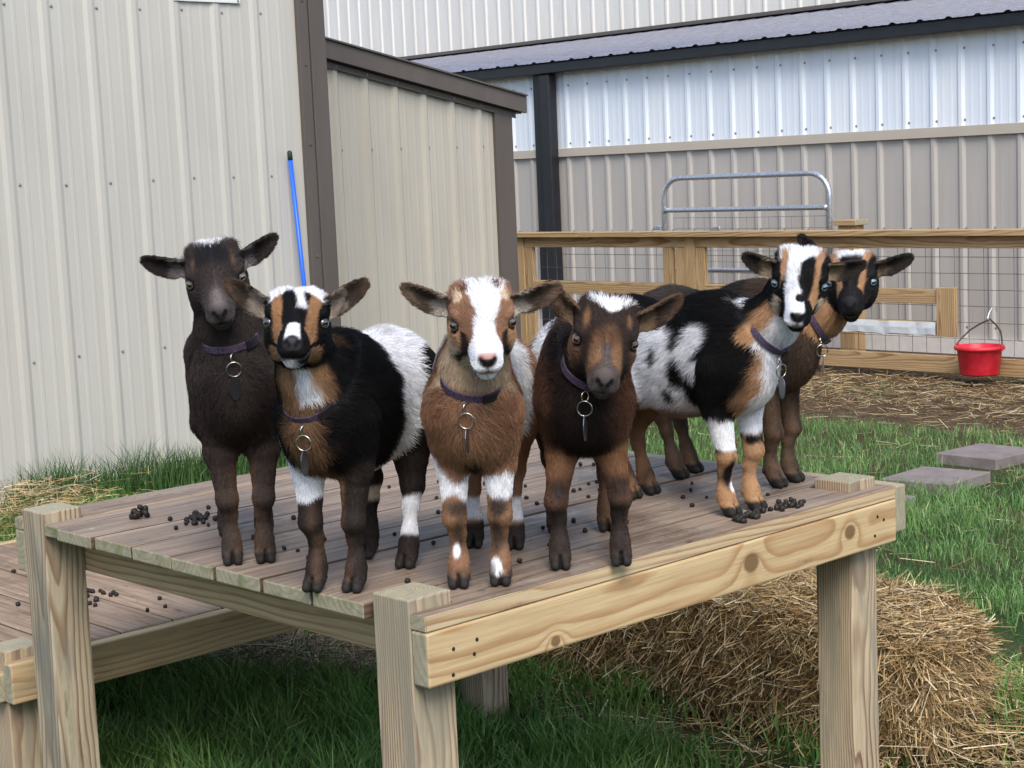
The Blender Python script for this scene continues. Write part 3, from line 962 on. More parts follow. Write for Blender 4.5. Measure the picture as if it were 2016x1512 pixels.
H = np.where(lawn, rng.uniform(.030, .075, n) * (1 + .45 * pn2), rng.uniform(.05, .150, n) * (1 + .40 * pn2 + .30 * pn3) * np.where((np.abs(x - 1.05) < .22) & (np.abs(y - .98) < .25), .55, 1))
W = np.where(lawn, rng.uniform(.0022, .0042, n), rng.uniform(.0030, .0062, n))
c1, c2, c3 = np.array((.036, .090, .022)), np.array((.100, .190, .055)), np.array((.20, .25, .11))
u = np.clip(rng.random(n) * .7 + .3 * pn2 + .12, 0, 1)[:, None]
tint = c1 + (c2 - c1) * u
tint = np.where((rng.random(n) < .06)[:, None], c3, tint)
tint = np.where(lawn[:, None], tint * np.array((1.75, 1.65, 1.75)) * (1 + .40 * pn3[:, None]), tint * np.array((1.55, 1.5, 1.1)) * (1 + .45 * pn3[:, None]))
go = link('grass', blades('grass', P, H, W, rng.uniform(.15, .75, n), rng, tint))
tag(go, 'green grass growing through the yard and under the deck', 'grass', kind='stuff')
# taller tufts along the shed
n = 5200
cx = rng.choice(np.linspace(.3, 3.6, 46) + rng.normal(0, .05, 46), n)
P = np.stack([cx + rng.normal(0, .05, n), 4.93 - np.abs(rng.normal(0, .07, n)), np.zeros(n)], 1)
H = rng.uniform(.08, .26, n) * (1 + .5 * nz(P, 6.0, 2)); W = rng.uniform(.003, .006, n)
tint = c1 + (c2 - c1) * rng.random(n)[:, None] * .8
go = link('tall_grass', blades('tall_grass', P, H, W, rng.uniform(.1, .6, n), rng, tint))
tag(go, 'taller grass tufts at the foot of the cream shed', 'grass', kind='stuff')
# ================================================================== GOATS
def _len(a): return np.sqrt((a * a).sum(-1))

def rcone(P, a, b, ra, rb):
    a = np.asarray(a, np.float32); b = np.asarray(b, np.float32)
    pa = P - a; ba = b - a
    h = np.clip((pa @ ba) / max(float(ba @ ba), 1e-9), 0, 1)
    return _len(pa - h[..., None] * ba) - (ra + (rb - ra) * h)

def ellip(P, c, r):
    c = np.asarray(c, np.float32); r = np.asarray(r, np.float32)
    q = (P - c) / r
    k0 = _len(q); k1 = _len(q / r)
    return k0 * (k0 - 1.0) / np.maximum(k1, 1e-6)

def smin(a, b, k):
    h = np.maximum(k - np.abs(a - b), 0) / k
    return np.minimum(a, b) - h * h * k * 0.25

def smax(a, b, k):
    return -smin(-a, -b, k)

def head_sdf(Q):
    """Q in head space: S (goat's right), F (towards the nose), U (up)"""
    d = ellip(Q, (0, -.024, .010), (.047, .054, .046))
    d = smin(d, ellip(Q, (0, .000, .022), (.041, .042, .032)), .02)
    A = Q.copy(); A[..., 0] = np.abs(A[..., 0])
    d = smin(d, rcone(Q, (0, .012, -.004), (0, .076, -.012), .036, .0230), .02)
    d = smin(d, rcone(Q, (0, .010, .019), (0, .084, .002), .023, .0150), .015)
    d = smin(d, rcone(Q, (0, -.03, -.028), (0, .062, -.031), .030, .0145), .02)
    d = smin(d, ellip(A, (.025, -.004, -.014), (.021, .040, .032)), .015)
    d = smin(d, ellip(A, (.020, -.032, .034), (.026, .024, .021)), .012)
    d = smin(d, ellip(A, (.0365, .006, .0290), (.0115, .018, .0085)), .010)
    d = smin(d, ellip(A, (.0385, .016, .0015), (.0075, .012, .0055)), .008)
    d = smin(d, ellip(A, (.0115, .085, -.0165), (.0125, .015, .0120)), .006)
    d = smin(d, ellip(Q, (0, .091, -.002), (.0155, .0115, .0125)), .006)
    d = smin(d, ellip(Q, (0, .075, -.0355), (.0140, .016, .0100)), .004)
    # nostrils, lip cleft, mouth line, eye sockets
    d = smax(d, -rcone(A, (.0065, .1045, -.0045), (.0115, .099, .0015), .0022, .0026), .003)
    d = smax(d, -rcone(Q, (0, .106, -.009), (0, .1, -.021), .0012, .0016), .003)
    um = -.0262 + 3.0 * np.maximum(A[..., 0] - .006, 0) ** 2 * 8
    groove = np.maximum(np.abs(Q[..., 2] - um) - .0020, np.maximum(.048 - Q[..., 1], -(d + .004)))
    d = smax(d, -groove, .003)
    d = smax(d, -(_len(A - np.array((.0440, .0165, .0125), np.float32)) - .0108), .003)
    return d

def ear_sdf(Q, sg, tip, roll):
    b = np.array((sg * .038, -.030, .020)); t = np.array(tip, float)
    t = b + (t - b) * 1.02
    a = t - b; L = np.linalg.norm(a); a /= L
    n = np.array((sg * 0.10, 1.0, roll)); n -= a * (n @ a); n /= np.linalg.norm(n)
    w = np.cross(a, n)
    P = Q - b.astype(np.float32)
    u = (P @ a.astype(np.float32)) / L
    pn = P @ n.astype(np.float32); pw = P @ w.astype(np.float32)
    uc = np.clip(u, 0, 1)
    W = .0182 * np.sqrt(np.clip(1 - ((uc - .42) / .605) ** 2, 0, 1))
    W = np.maximum(W, np.where(uc < .5, .0125, 0.0))
    cup = .025 * (1 - .55 * uc)
    n0 = cup * (pw / .019) ** 2 - .006 + .010 * uc * (1 - uc) * 4 * .6
    n0 = np.clip(n0, -.02, .02)
    d = smax(np.abs(pn - n0) - (.0044 - .0010 * uc), np.abs(pw) - W, .003) * .85
    d = np.maximum(d, (u - 1.0) * L)
    d = np.maximum(d, (-.12 - u) * L)
    return d

class Goat:
    def __init__(s, sp):
        s.sp = sp
        s.H = np.array(sp['head'], float)
        e = Euler([math.radians(v) for v in sp['hrot']], 'ZXY')
        # yaw about z, pitch about x, roll about y
        yw, pt, rl = [math.radians(v) for v in sp['hrot']]
        R = Matrix.Rotation(yw, 3, 'Z') @ Matrix.Rotation(pt, 3, 'X') @ Matrix.Rotation(rl, 3, 'Y')
        s.R = np.array(R); s.sc = sp.get('hs', 1.0)
        s.limbs()

    def toH(s, P):
        return ((P - s.H.astype(np.float32)) @ s.R.astype(np.float32)) / s.sc

    def limbs(s):
        sp = s.sp
        k = sp.get('ts', 1.0); bz = sp.get('bz', 0.0); ln = sp.get('len', 1.0); wd = sp.get('wd', 1.0)
        rx = sp.get('rumpx', 0.0)
        def bx(y): return rx * min(1, max(0, -y / .25))
        T = [((bx(-.03), -.035, .307 + bz), (.067 * wd, .11, .103 * k)),
             ((bx(-.13), -.13 * ln, .290 + bz), (.080 * wd, .12 * ln, .110 * k)),
             ((bx(-.24), -.245 * ln, .312 + bz), (.069 * wd, .095, .100 * k)),
             ((0, -.045, .375 + bz), (.038, .075, .045)),
             ((0, .028, .275 + bz * .7), (.040 * wd, .048, .056))]
        s.T = T
        nb = s.H + s.R @ (np.array((0, -.040, -.012)) * s.sc)
        s.nb = nb; s.n0 = np.array((0, .012, .322 + bz))
        s.legs = []
        for i, (fx, fy) in enumerate(sp['ff']):       # right (+x), left (-x)
            sg = 1 if i == 0 else -1
            pts = [((sg * .040 * wd, .000, .285 + bz), .040), ((sg * .042 * wd, -.010, .205), .0265),
                   ((fx + sg * .003, fy + .006, .116), .0170), ((fx, fy - .003, .088), .0112), ((fx, fy - .005, .058), .0106), ((fx, fy - .001, .038), .0142), ((fx, fy + .008, .014), .0158)]
            s.legs.append(pts)
        for i, (fx, fy) in enumerate(sp['rf']):
            sg = 1 if i == 0 else -1
            b = bx(-.25)
            pts = [((b + sg * .036 * wd, -.265 * ln, .315 + bz), .060), ((b + sg * .050 * wd, -.225 * ln, .232), .043),
                   ((fx + sg * .002, fy - .030, .138), .0185), ((fx, fy - .022, .105), .0120), ((fx, fy - .010, .060), .0112), ((fx, fy - .004, .039), .0145), ((fx, fy + .007, .014), .0162)]
            s.legs.append(pts)
        s.tail = ((rx, -.320 * ln, .345 + bz), (rx, -.352 * ln, .300 + bz), .022, .012)

    def nco(s, P):
        """front and side coordinates round the neck"""
        ax = s.nb - s.n0; L2 = ax @ ax
        t = np.clip(((P - s.n0) @ ax) / L2, 0, 1)
        rad = P - (s.n0 + t[:, None] * ax)
        f = s.R @ np.array((0, 1.0, 0)); f = f + np.array((0, 1.0, 0)); f[2] = 0; f /= np.linalg.norm(f)
        a2 = ax / np.sqrt(L2)
        f = f - a2 * (f @ a2); f /= np.linalg.norm(f)
        sd = np.cross(f, a2)
        return rad @ f, rad @ sd
    def torso(s, P):
        d = None
        for c, r in s.T:
            e = ellip(P, c, r)
            d = e if d is None else smin(d, e, .045)
        return d
    def neck(s, P):
        m = s.n0 * .5 + s.nb * .5 + np.array((0, .006, -.012))
        r0, r1 = s.sp.get('nr', (.055, .040))
        return smin(rcone(P, s.n0, m, r0, (r0 + r1) * .48), rcone(P, m, s.nb, (r0 + r1) * .48, r1), .02)
    def leg(s, P, i):
        pts = s.legs[i]
        d = None
        for (a, ra), (b, rb) in zip(pts[:-1], pts[1:]):
            e = rcone(P, a, b, ra, rb)
            d = e if d is None else smin(d, e, .014)
        # two toes
        fx, fy, _ = pts[-1][0]
        for sx in (-1, 1):
            toe = rcone(P, (fx + sx * .0075, fy - .006, .024), (fx + sx * .0090, fy + .014, .0085), .0100, .0086)
            d = smin(d, toe, .006)
            dew = ellip(P, (fx + sx * .008, fy - .022, .036), (.0050, .006, .008))
            d = smin(d, dew, .005)
        cleft = np.maximum(np.abs(P[..., 0] - fx) - .0024, np.maximum(P[..., 2] - .026, fy + .006 - P[..., 1]))
        d = smax(d, -cleft, .004)
        d = np.maximum(d, -P[..., 2])
        return d

    def build(s, vox=.0033):
        lo = np.array((-.24, -.44, -.012)); hi = np.array((.24, .27, .62))
        # tighten to the real extent
        keyp = [np.array(p) for L in s.legs for p, _ in L] + [s.H + s.R @ np.array(v) * s.sc for v in ((.06, 0, 0), (-.06, 0, 0), (0, .11, 0), (0, 0, .065), s.sp['ears'][0], s.sp['ears'][1])] + [np.array(c) + np.array(r) * sg for c, r in s.T for sg in (-1, 1)]
        keyp.append(np.array(s.tail[1]))
        keyp = np.array(keyp)
        lo = np.maximum(keyp.min(0) - .05, (-1, -1, -.012)); hi = keyp.max(0) + .05
        n = np.ceil((hi - lo) / vox).astype(int) + 1
        ax = [(lo[i] + vox * np.arange(n[i])).astype(np.float32) for i in range(3)]
        phi = np.full(n, 1.0, np.float32)
        def put(fn, blo, bhi, k):
            sl = []
            for i in range(3):
                a = max(0, int((blo[i] - lo[i]) / vox) - 1); b = min(n[i], int((bhi[i] - lo[i]) / vox) + 2)
                sl.append(slice(a, max(a + 1, b)))
            sl = tuple(sl)
            G = np.stack(np.meshgrid(ax[0][sl[0]], ax[1][sl[1]], ax[2][sl[2]], indexing='ij'), -1)
            phi[sl] = smin(phi[sl], fn(G).astype(np.float32), k(G) if callable(k) else k)
        tl = np.min([np.array(c) - np.array(r) for c, r in s.T], 0) - .05; th = np.max([np.array(c) + np.array(r) for c, r in s.T], 0) + .05
        put(s.torso, tl, th, .02)
        a = np.minimum(s.n0, s.nb) - .12; b = np.maximum(s.n0, s.nb) + .12
        put(s.neck, a, b, .030)
        for i in range(4):
            L = s.legs[i]
            up = np.array([np.array(p) for p, r in L[:3]]); dn = np.array([np.array(p) for p, r in L[2:]])
            put(lambda G, i=i: s.leg(G, i), np.minimum(up.min(0), dn.min(0)) - .085, np.maximum(up.max(0), dn.max(0)) + .085, lambda G: (.010 + .038 * np.clip((G[..., 2] - .15) / .08, 0, 1)).astype(np.float32))
        t = s.tail
        put(lambda G: rcone(G, t[0], t[1], t[2], t[3]), np.minimum(t[0], t[1]) - .05, np.maximum(t[0], t[1]) + .05, .02)
        put(lambda G: head_sdf(s.toH(G)) * s.sc, s.H - .15, s.H + .15, .025)
        for k, sg in ((0, 1), (1, -1)):
            tip = s.H + s.R @ np.array(s.sp['ears'][k]) * s.sc
            bs = s.H + s.R @ np.array((sg * .043, -.03, .022)) * s.sc
            put(lambda G, k=k, sg=sg: ear_sdf(s.toH(G), sg, s.sp['ears'][k], s.sp.get('eroll', (0.15, 0.15))[k]) * s.sc, np.minimum(tip, bs) - .04, np.maximum(tip, bs) + .04, .008)
        V, Fq = surface_nets(phi, lo, vox)
        s.V, s.F = V, Fq
        # vertex normals
        a, b, c, d = [V[Fq[:, i]] for i in range(4)]
        fn = np.cross(c - a, d - b)
        N = np.zeros_like(V)
        for i in range(4): np.add.at(N, Fq[:, i], fn)
        N /= np.maximum(np.linalg.norm(N, axis=1), 1e-9)[:, None]
        s.N = N; s.fn = fn

    def regions(s, P):
        P = P.astype(np.float32)
        Q = s.toH(P)
        D = [s.torso(P), s.neck(P), head_sdf(Q) * s.sc]
        for k, sg in ((0, 1), (1, -1)):
            D.append(ear_sdf(Q, sg, s.sp['ears'][k], s.sp.get('eroll', (0.15, 0.15))[k]) * s.sc - .002)
        for i in range(4): D.append(s.leg(P, i))
        return np.argmin(np.stack(D), 0), Q

def surface_nets(phi, lo, vox):
    ins = phi < 0
    nx, ny, nz_ = phi.shape
    acc = np.zeros((nx - 1, ny - 1, nz_ - 1, 3), np.float32); cnt = np.zeros((nx - 1, ny - 1, nz_ - 1), np.float32)
    edges = []
    for axis in range(3):
        s0 = [slice(None)] * 3; s1 = [slice(None)] * 3
        s0[axis] = slice(0, -1); s1[axis] = slice(1, None)
        a, b = phi[tuple(s0)], phi[tuple(s1)]
        cr = ins[tuple(s0)] != ins[tuple(s1)]
        I = np.argwhere(cr)
        # keep edges whose four cells exist
        oth = [k for k in range(3) if k != axis]
        lim = np.array(phi.shape)
        ok = np.ones(len(I), bool)
        for o in oth: ok &= (I[:, o] > 0) & (I[:, o] < lim[o] - 1)
        I = I[ok]
        pa, pb = a[tuple(I.T)], b[tuple(I.T)]
        pos = I.astype(np.float32)
        pos[:, axis] += pa / (pa - pb)
        flip = pa < 0
        for d0 in (0, 1):
            for d1 in (0, 1):
                Cc = I.copy(); Cc[:, oth[0]] -= d0; Cc[:, oth[1]] -= d1
                np.add.at(acc, tuple(Cc.T), pos); np.add.at(cnt, tuple(Cc.T), 1)
        edges.append((axis, oth, I, flip))
    act = cnt > 0
    idx = np.full(cnt.shape, -1, np.int32)
    idx[act] = np.arange(act.sum())
    V = acc[act] / cnt[act][:, None] * vox + lo
    F = []
    for axis, oth, I, flip in edges:
        def cell(d0, d1):
            Cc = I.copy(); Cc[:, oth[0]] -= d0; Cc[:, oth[1]] -= d1
            return idx[tuple(Cc.T)]
        q = np.stack([cell(1, 1), cell(0, 1), cell(0, 0), cell(1, 0)], 1)
        if axis == 1: flip = ~flip
        q[~flip] = q[~flip][:, ::-1]
        F.append(q)
    return V.astype(np.float64), np.concatenate(F)

# ---- coat colours (linear), patches follow the photo
def L3(r, g, b): return np.array(srgb(r, g, b)[:3])
WHITE = L3(236, 236, 240); BLACK = L3(15, 14, 17); CHOC = L3(60, 51, 48); RUST = L3(150, 108, 78); TAN = L3(186, 140, 96)
DKBR = L3(72, 52, 42); GREYB = L3(92, 82, 76); REDB = L3(112, 72, 50); CREAM = L3(214, 190, 156); HOOF = L3(44, 40, 37); PINK = L3(214, 160, 150)

def sm(d, w):
    t = np.clip(0.5 - d / (2 * w), 0, 1)
    return t * t * (3 - 2 * t)
def tone(c):
    lum = c @ np.array((.3, .5, .2))
    return c + (lum[:, None] - c) * .14
def lay(c, m, col):
    return c + (np.asarray(col) - c) * m[:, None]
def bell(x, c, w): return (np.abs(x - c) - w)
def el2(u, v, cu, cv, ru, rv): return (np.sqrt(((u - cu) / ru) ** 2 + ((v - cv) / rv) ** 2) - 1) * min(ru, rv)

def base_common(g, P, Q, reg, c, earin=L3(120, 108, 100), earout=None):
    """hooves, ear lining, nose pad, eye rims common to all"""
    S, F, U = Q.T
    x, y, z = P.T
    ear = (reg == 3) | (reg == 4)
    if ear.any():
        sg = np.where(reg == 3, 1, -1)
        u = np.clip((np.abs(S) - .045) / .07, 0, 1)
        if earout is not None: c[ear] = earout
        k = nz(P, 180, 2)
        front = (g._Nh[:, 1] > 0.1)
        m = ear & front
        c = lay(c, m * .75, L3(46, 38, 34))
        c = lay(c, m * sm(np.abs(u - .18) - .16 + .16 * k, .10) * .85, earin)
        c = lay(c, ear * sm(.80 - u + .15 * k, .2) * .6, earout * 1.1 if earout is not None else earin)
    leg = reg >= 5
    c = lay(c, leg * sm(z - .021 - .004 * nz(P, 150, 1), .004), HOOF)
    return c

def face_common(g, P, Q, reg, c, lip=L3(52, 46, 46), nose=L3(58, 50, 52), eyecol=L3(24, 20, 20)):
    S, F, U = Q.T
    hd = reg == 2
    A = np.abs(S)
    # nose pad
    c = lay(c, hd * sm(np.maximum(el2(S, U, 0, -.003, .0135, .0105), .088 - F), .002), nose)
    nst = np.minimum(_len(np.stack([A - .0065, F - .1045, U + .0045], 1)), _len(np.stack([A - .0105, F - .1, U - .000], 1))) - .0052
    c = lay(c, hd * sm(nst, .0018), L3(22, 17, 18))
    um = -.0262 + 24.0 * np.maximum(A - .006, 0) ** 2
    c = lay(c, hd * sm(np.maximum(np.abs(U - um) - .0022, .040 - F), .0014) * .95, lip * .55)
    c = lay(c, hd * sm(np.maximum(A - .0012, np.maximum(U + .010, .09 - F)), .0012) * .8, lip * .6)
    c = lay(c, hd * sm(np.maximum(np.abs(U - um + .0042) - .0012, np.maximum(.055 - F, A - .022)), .0012) * .6, L3(142, 130, 122))
    de = _len(np.stack([A - .0412, F - .0135, U - .0125], 1)) - .0142
    c = lay(c, hd * sm(de, .002), eyecol)
    return c

def coat1(g, P, Q, reg):
    x, y, z = P.T; S, F, U = Q.T; n = nz(P, 70, 1)
    c = np.tile(CHOC, (len(P), 1)).copy()
    c = lay(c, sm(z - .30 + .05 * n, .08) * .35, L3(66, 50, 42))
    leg = reg >= 5
    c = lay(c, leg * sm(z - .15 + .03 * n, .05) * .4, L3(74, 60, 50))
    c = lay(c, leg * sm(np.abs(np.abs(x) - .01) - .012 + .006 * n, .01) * sm(z - .19, .03) * .5, L3(112, 82, 58))
    c = lay(c, ((reg == 0) | (reg == 1)) * sm(y - .02 + .02 * n, .04) * .0, BLACK)
    hd = reg == 2
    c = lay(c, hd * sm(el2(S, F, .004, .002, .034, .022) + .004 * n, .006), L3(34, 32, 36))
    c = lay(c, hd * sm(.055 - F, .03) * .6, L3(88, 79, 76))
    c = lay(c, hd * sm(el2(S, F, .0, .078, .012, .016) + .004 * n, .006) * (U > 0) * .35, L3(140, 130, 128))
    for sg in (1, -1):
        c = lay(c, hd * sm(el2(S, F, sg * .033, .006, .0035, .010) + .002 * n, .004) * (U > .02) * .6, L3(120, 92, 66))
    c = lay(c, ((reg == 2) | (reg == 1)) * (U > .03) * sm(el2(S, F, .002, -.036, .024, .014) + .004 * n, .004), WHITE)
    c = base_common(g, P, Q, reg, c, L3(120, 112, 108), L3(56, 46, 42))
    return face_common(g, P, Q, reg, c, nose=L3(70, 62, 64))

def coat2(g, P, Q, reg):
    x, y, z = P.T; S, F, U = Q.T; n = nz(P, 70, 2)
    A = np.abs(S); ax = np.abs(x)
    c = np.tile(BLACK, (len(P), 1)).copy()
    body = (reg == 0) | (reg == 1)
    tor = (reg == 0) | (reg >= 5)
    # chest and neck front tan
    c = lay(c, body * sm(np.maximum(np.abs(x - .004) - .030 - .014 * n, .0 - y), .014), L3(128, 94, 64))
    nf, ns = g.nco(P)
    c = lay(c, (reg == 1) * sm(np.maximum(.018 - nf, np.abs(ns) - .032) + .008 * n, .010), TAN * .9)
    c = lay(c, (reg == 1) * sm(np.maximum(np.abs(ns) - .0125 - .008 * n, .015 - nf), .006) * sm(.315 - z + .01 * n, .008), WHITE)
    # white belt
    belt = np.maximum(-.335 - y, y + .125 + .16 * np.maximum(z - .32, 0) - .05 * np.maximum(.30 - z, 0)) + .014 * n
    c = lay(c, (reg == 0) * sm(belt, .007), WHITE)
    c = lay(c, tor * sm(np.maximum(y + .275, z - .50) + .014 * n, .010), DKBR * .75)
    c = lay(c, (reg == 0) * sm(.405 - z + .10 * np.abs(y + .21) * 2 + .01 * n, .010) * (y < -.19), L3(88, 66, 52))
    rear = (reg == 7) | (reg == 8)
    c = lay(c, rear * sm(z - .30, .02), L3(46, 36, 33))
    c = lay(c, (reg == 8) * sm(np.maximum(z - .122, .036 + .4 * (y + .23) - z) + .006 * n, .005), WHITE)
    c = lay(c, (reg == 7) * sm(np.abs(z - .115) - .012, .005), CREAM)
    fr = reg == 5; fl = reg == 6
    c = lay(c, (fr | fl) * sm(z - .24 + .02 * n, .02), L3(46, 38, 34))
    c = lay(c, (fr | fl) * sm(np.abs(x - .026 * np.sign(x)) - .006 + .008 * n, .008) * .45, L3(112, 80, 56))
    c = lay(c, fr * sm(np.maximum(z - .235 - .8 * (x - .03), .152 - z - .5 * (x - .04)) + .014 * n, .006), WHITE)
    c = lay(c, fr * sm(el2(x, z, .052, .088, .009, .015) + .003 * n, .003), WHITE)
    c = lay(c, fl * sm(np.maximum(z - .22, .16 - z) + .01 * n, .02) * sm(-.030 - x, .010), L3(132, 96, 64))
    hd = reg == 2
    st = .0235 + .10 * np.clip(.06 - F, 0, .08)
    c = lay(c, hd * sm(np.maximum(np.abs(A - st) - .0068 - .05 * np.clip(.03 - F, 0, .05), np.maximum(F - .072, -.042 - F)) + .0028 * n, .0022) * (U > -.012), L3(168, 122, 78))
    c = lay(c, hd * sm(np.maximum(A - .040, F + .003) + .004 * n, .003) * (U > .025), WHITE)
    c = lay(c, hd * sm(el2(S, F, .009, .000, .012, .013) + .003 * n, .003), BLACK)
    c = lay(c, hd * sm(np.maximum(np.abs(S + .006 + .16 * (F - .01)) - .0065, np.maximum(F - .036, -.03 - F)) + .002 * n, .002) * (U > .02), WHITE)
    c = lay(c, hd * sm(np.maximum(A - .011 + .12 * (.09 - F), np.maximum(.070 - F, F - .098)) + .001 * n, .002) * (U > .000), WHITE)
    c = lay(c, hd * sm(el2(S, F, .003, .066, .015, .024), .004) * (U < -.0285), WHITE)
    c = lay(c, hd * sm(el2(A, F, .026, .035, .010, .022) + .003 * n, .004) * (U < -.02), TAN * .8)
    c = lay(c, hd * sm(.030 - np.abs(A), .004) * sm(U + .04, .006) * .0, TAN)
    c = base_common(g, P, Q, reg, c, L3(150, 136, 120), L3(96, 72, 54))
    return face_common(g, P, Q, reg, c, nose=L3(62, 58, 62))

def coat3(g, P, Q, reg):
    x, y, z = P.T; S, F, U = Q.T; n = nz(P, 70, 3)
    A = np.abs(S); ax = np.abs(x)
    c = np.tile(RUST, (len(P), 1)).copy()
    body = (reg == 0) | (reg == 1)
    c = lay(c, body * sm(.045 - ax + .02 * n, .03) * .35, L3(112, 66, 42))
    c = lay(c, body * sm(np.maximum(z - .26, -y) + .02 * n, .03) * .35, TAN)
    nf, ns = g.nco(P)
    c = lay(c, (reg == 1) * sm(np.maximum(.335 - z, .012 - nf) + .008 * n, .015) * .8, CREAM * .85)
    c = lay(c, body * sm(np.maximum(el2(x, z, .0, .198, .016, .022), -.01 - y) + .003 * n, .005), L3(62, 46, 38))
    c = lay(c, (reg == 0) * sm(np.maximum(y + .045 - .15 * (z - .3), -.225 - y) + .012 * n, .008), WHITE)
    c = lay(c, (reg == 0) * sm(np.maximum(.395 - z, ax - .05) + .012 * n, .01) * (y < -.12), RUST * .85)
    f = (reg == 5) | (reg == 6)
    c = lay(c, f * sm(z - .19, .02), L3(144, 104, 72))
    c = lay(c, f * sm(np.maximum(z - .186 - .9 * np.maximum(ax - .045, 0) * (reg == 5) * 2, .150 - z) + .014 * n, .006), WHITE)
    c = lay(c, f * (y > -.01) * sm(el2(ax, z, .034, .134, .016, .014) + .006 * n, .008) * .9, L3(44, 36, 34))
    c = lay(c, f * sm(el2(ax, z, .031, .092, .010, .030) + .006 * n, .008) * .85, L3(54, 44, 40))
    c = lay(c, (reg == 5) * (y > -.01) * sm(el2(x, z, .037, .062, .008, .015) + .004 * n, .002), WHITE)
    c = lay(c, (reg == 6) * (y > -.01) * sm(el2(x, z, -.030, .030, .009, .015) + .004 * n, .002), WHITE)
    c = lay(c, f * sm(z - .034 + .006 * n, .008) * .7 * ~((reg == 6) & (x > -.045) & (x < -.027)), L3(70, 58, 50))
    r = reg >= 7
    c = lay(c, r * sm(np.abs(z - .072) - .020 + .004 * n, .005), WHITE)
    c = lay(c, r * sm(z - .048 + .004 * n, .006), L3(54, 44, 40))
    hd = reg == 2
    c = lay(c, hd * sm(.028 - A, .006) * sm(U - .01, .015), TAN * .95)
    c = lay(c, hd * sm(U + .022, .008) * (F < .06), CREAM * .8)
    # dark streak from the eye to the mouth
    c = lay(c, hd * sm(np.maximum(np.abs(A - .0345 + .16 * (F - .01)) - .0034, np.maximum(F - .07, .014 - F)) + .0015 * n, .0018) * (U < .012), L3(50, 36, 30))
    # white blaze
    bw = .0135 + .35 * np.clip(.035 - F, 0, .05) + .18 * np.clip(F - .045, 0, .05)
    cx = -.004 * (F < .04)
    c = lay(c, hd * sm(np.maximum(np.abs(S - cx) - bw, -.036 - F) + .0035 * n, .0025) * (U > -.02), WHITE)
    c = lay(c, hd * sm(.064 - F + .003 * n, .003), WHITE)
    c = lay(c, hd * sm(el2(S, F, .024, -.016, .006, .009) + .002 * n, .002) * (U > .02), L3(104, 68, 46))
    c = lay(c, hd * sm(el2(S, F, -.022, -.022, .007, .008) + .002 * n, .002) * (U > .02), L3(104, 68, 46))
    c = lay(c, hd * sm(el2(A, F, .034, -.006, .006, .010) + .002 * n, .002) * (U > .02), CREAM)
    c = base_common(g, P, Q, reg, c, L3(176, 166, 152), L3(126, 100, 78))
    c = face_common(g, P, Q, reg, c, lip=L3(70, 52, 52), nose=L3(44, 34, 36))
    c = lay(c, hd * sm(el2(S, U, 0, .006, .013, .0045), .002) * (F > .088), PINK)
    c = lay(c, hd * sm(el2(S, U, 0, -.0305, .0095, .0022), .0012) * (F > .06), PINK)
    return c

def coat4(g, P, Q, reg):
    x, y, z = P.T; S, F, U = Q.T; n = nz(P, 70, 4)
    A = np.abs(S); ax = np.abs(x)
    c = np.tile(L3(98, 66, 50), (len(P), 1)).copy()
    body = (reg == 0) | (reg == 1)
    c = lay(c, body * sm(.055 - ax + .015 * n, .02) * .8, L3(108, 68, 46))
    c = lay(c, body * sm(np.maximum(np.abs(x - .012) - .050, -.03 - y) + .012 * n, .014), L3(46, 36, 33))
    c = lay(c, (reg == 0) * sm(.375 - z + .01 * n, .02) * (y < -.04), L3(66, 62, 64))
    c = lay(c, (reg == 0) * sm(np.maximum(y + .13, .045 - x) + .012 * n, .006) * (y > -.32), WHITE)
    f = (reg == 5) | (reg == 6)
    c = lay(c, f * sm(np.abs(z - .190) - .028 + .014 * n, .018) * .75, L3(148, 104, 66))
    c = lay(c, f * (y > -.005) * sm(el2(ax, z, .050, .136, .013, .020) + .005 * n, .010) * .85, L3(46, 38, 35))
    c = lay(c, f * sm(z - .118 + .010 * n, .012) * .8, L3(88, 66, 50))
    c = lay(c, f * sm(np.abs(ax - .050) - .014 + .004 * n, .006) * sm(z - .105 + .008 * n, .012), L3(50, 41, 37))
    c = lay(c, f * sm(z - .06, .012) * .6, L3(58, 48, 43))
    r = reg >= 7
    c = lay(c, r * sm(z - .2, .04), L3(100, 72, 50))
    hd = reg == 2
    c = lay(c, hd * 1.0, L3(58, 46, 41))
    c = lay(c, hd * sm(.036 - A + .004 * n, .006) * sm(U - .005, .01) * (F > -.02) * .7, L3(128, 94, 66))
    c = lay(c, hd * sm(el2(A, F, .015, .060, .0095, .020) + .002 * n, .004) * (U > -.014) * .8, L3(150, 110, 72))
    c = lay(c, hd * sm(el2(S, F, 0, .040, .018, .014) + .003 * n, .008) * (U > 0) * .7, L3(120, 84, 56))
    c = lay(c, hd * sm(A - .0075, .003) * (F > .05) * .9, L3(92, 80, 74))
    c = lay(c, hd * sm(.080 - F, .006) * .9, L3(86, 76, 72))
    c = lay(c, hd * sm(el2(A, F, .031, .008, .0045, .012) + .002 * n, .003) * (U > .015) * .85, L3(150, 108, 68))
    c = lay(c, hd * sm(np.maximum(np.abs(S + .004) - .034 * np.clip((.006 - F) / .034, 0, 1.0), np.maximum(-.030 - F, F - .002)) + .003 * n, .0022) * (U > .03), WHITE)
    c = base_common(g, P, Q, reg, c, L3(134, 108, 80), L3(104, 74, 52))
    return face_common(g, P, Q, reg, c, nose=L3(84, 76, 76), lip=L3(60, 50, 48))

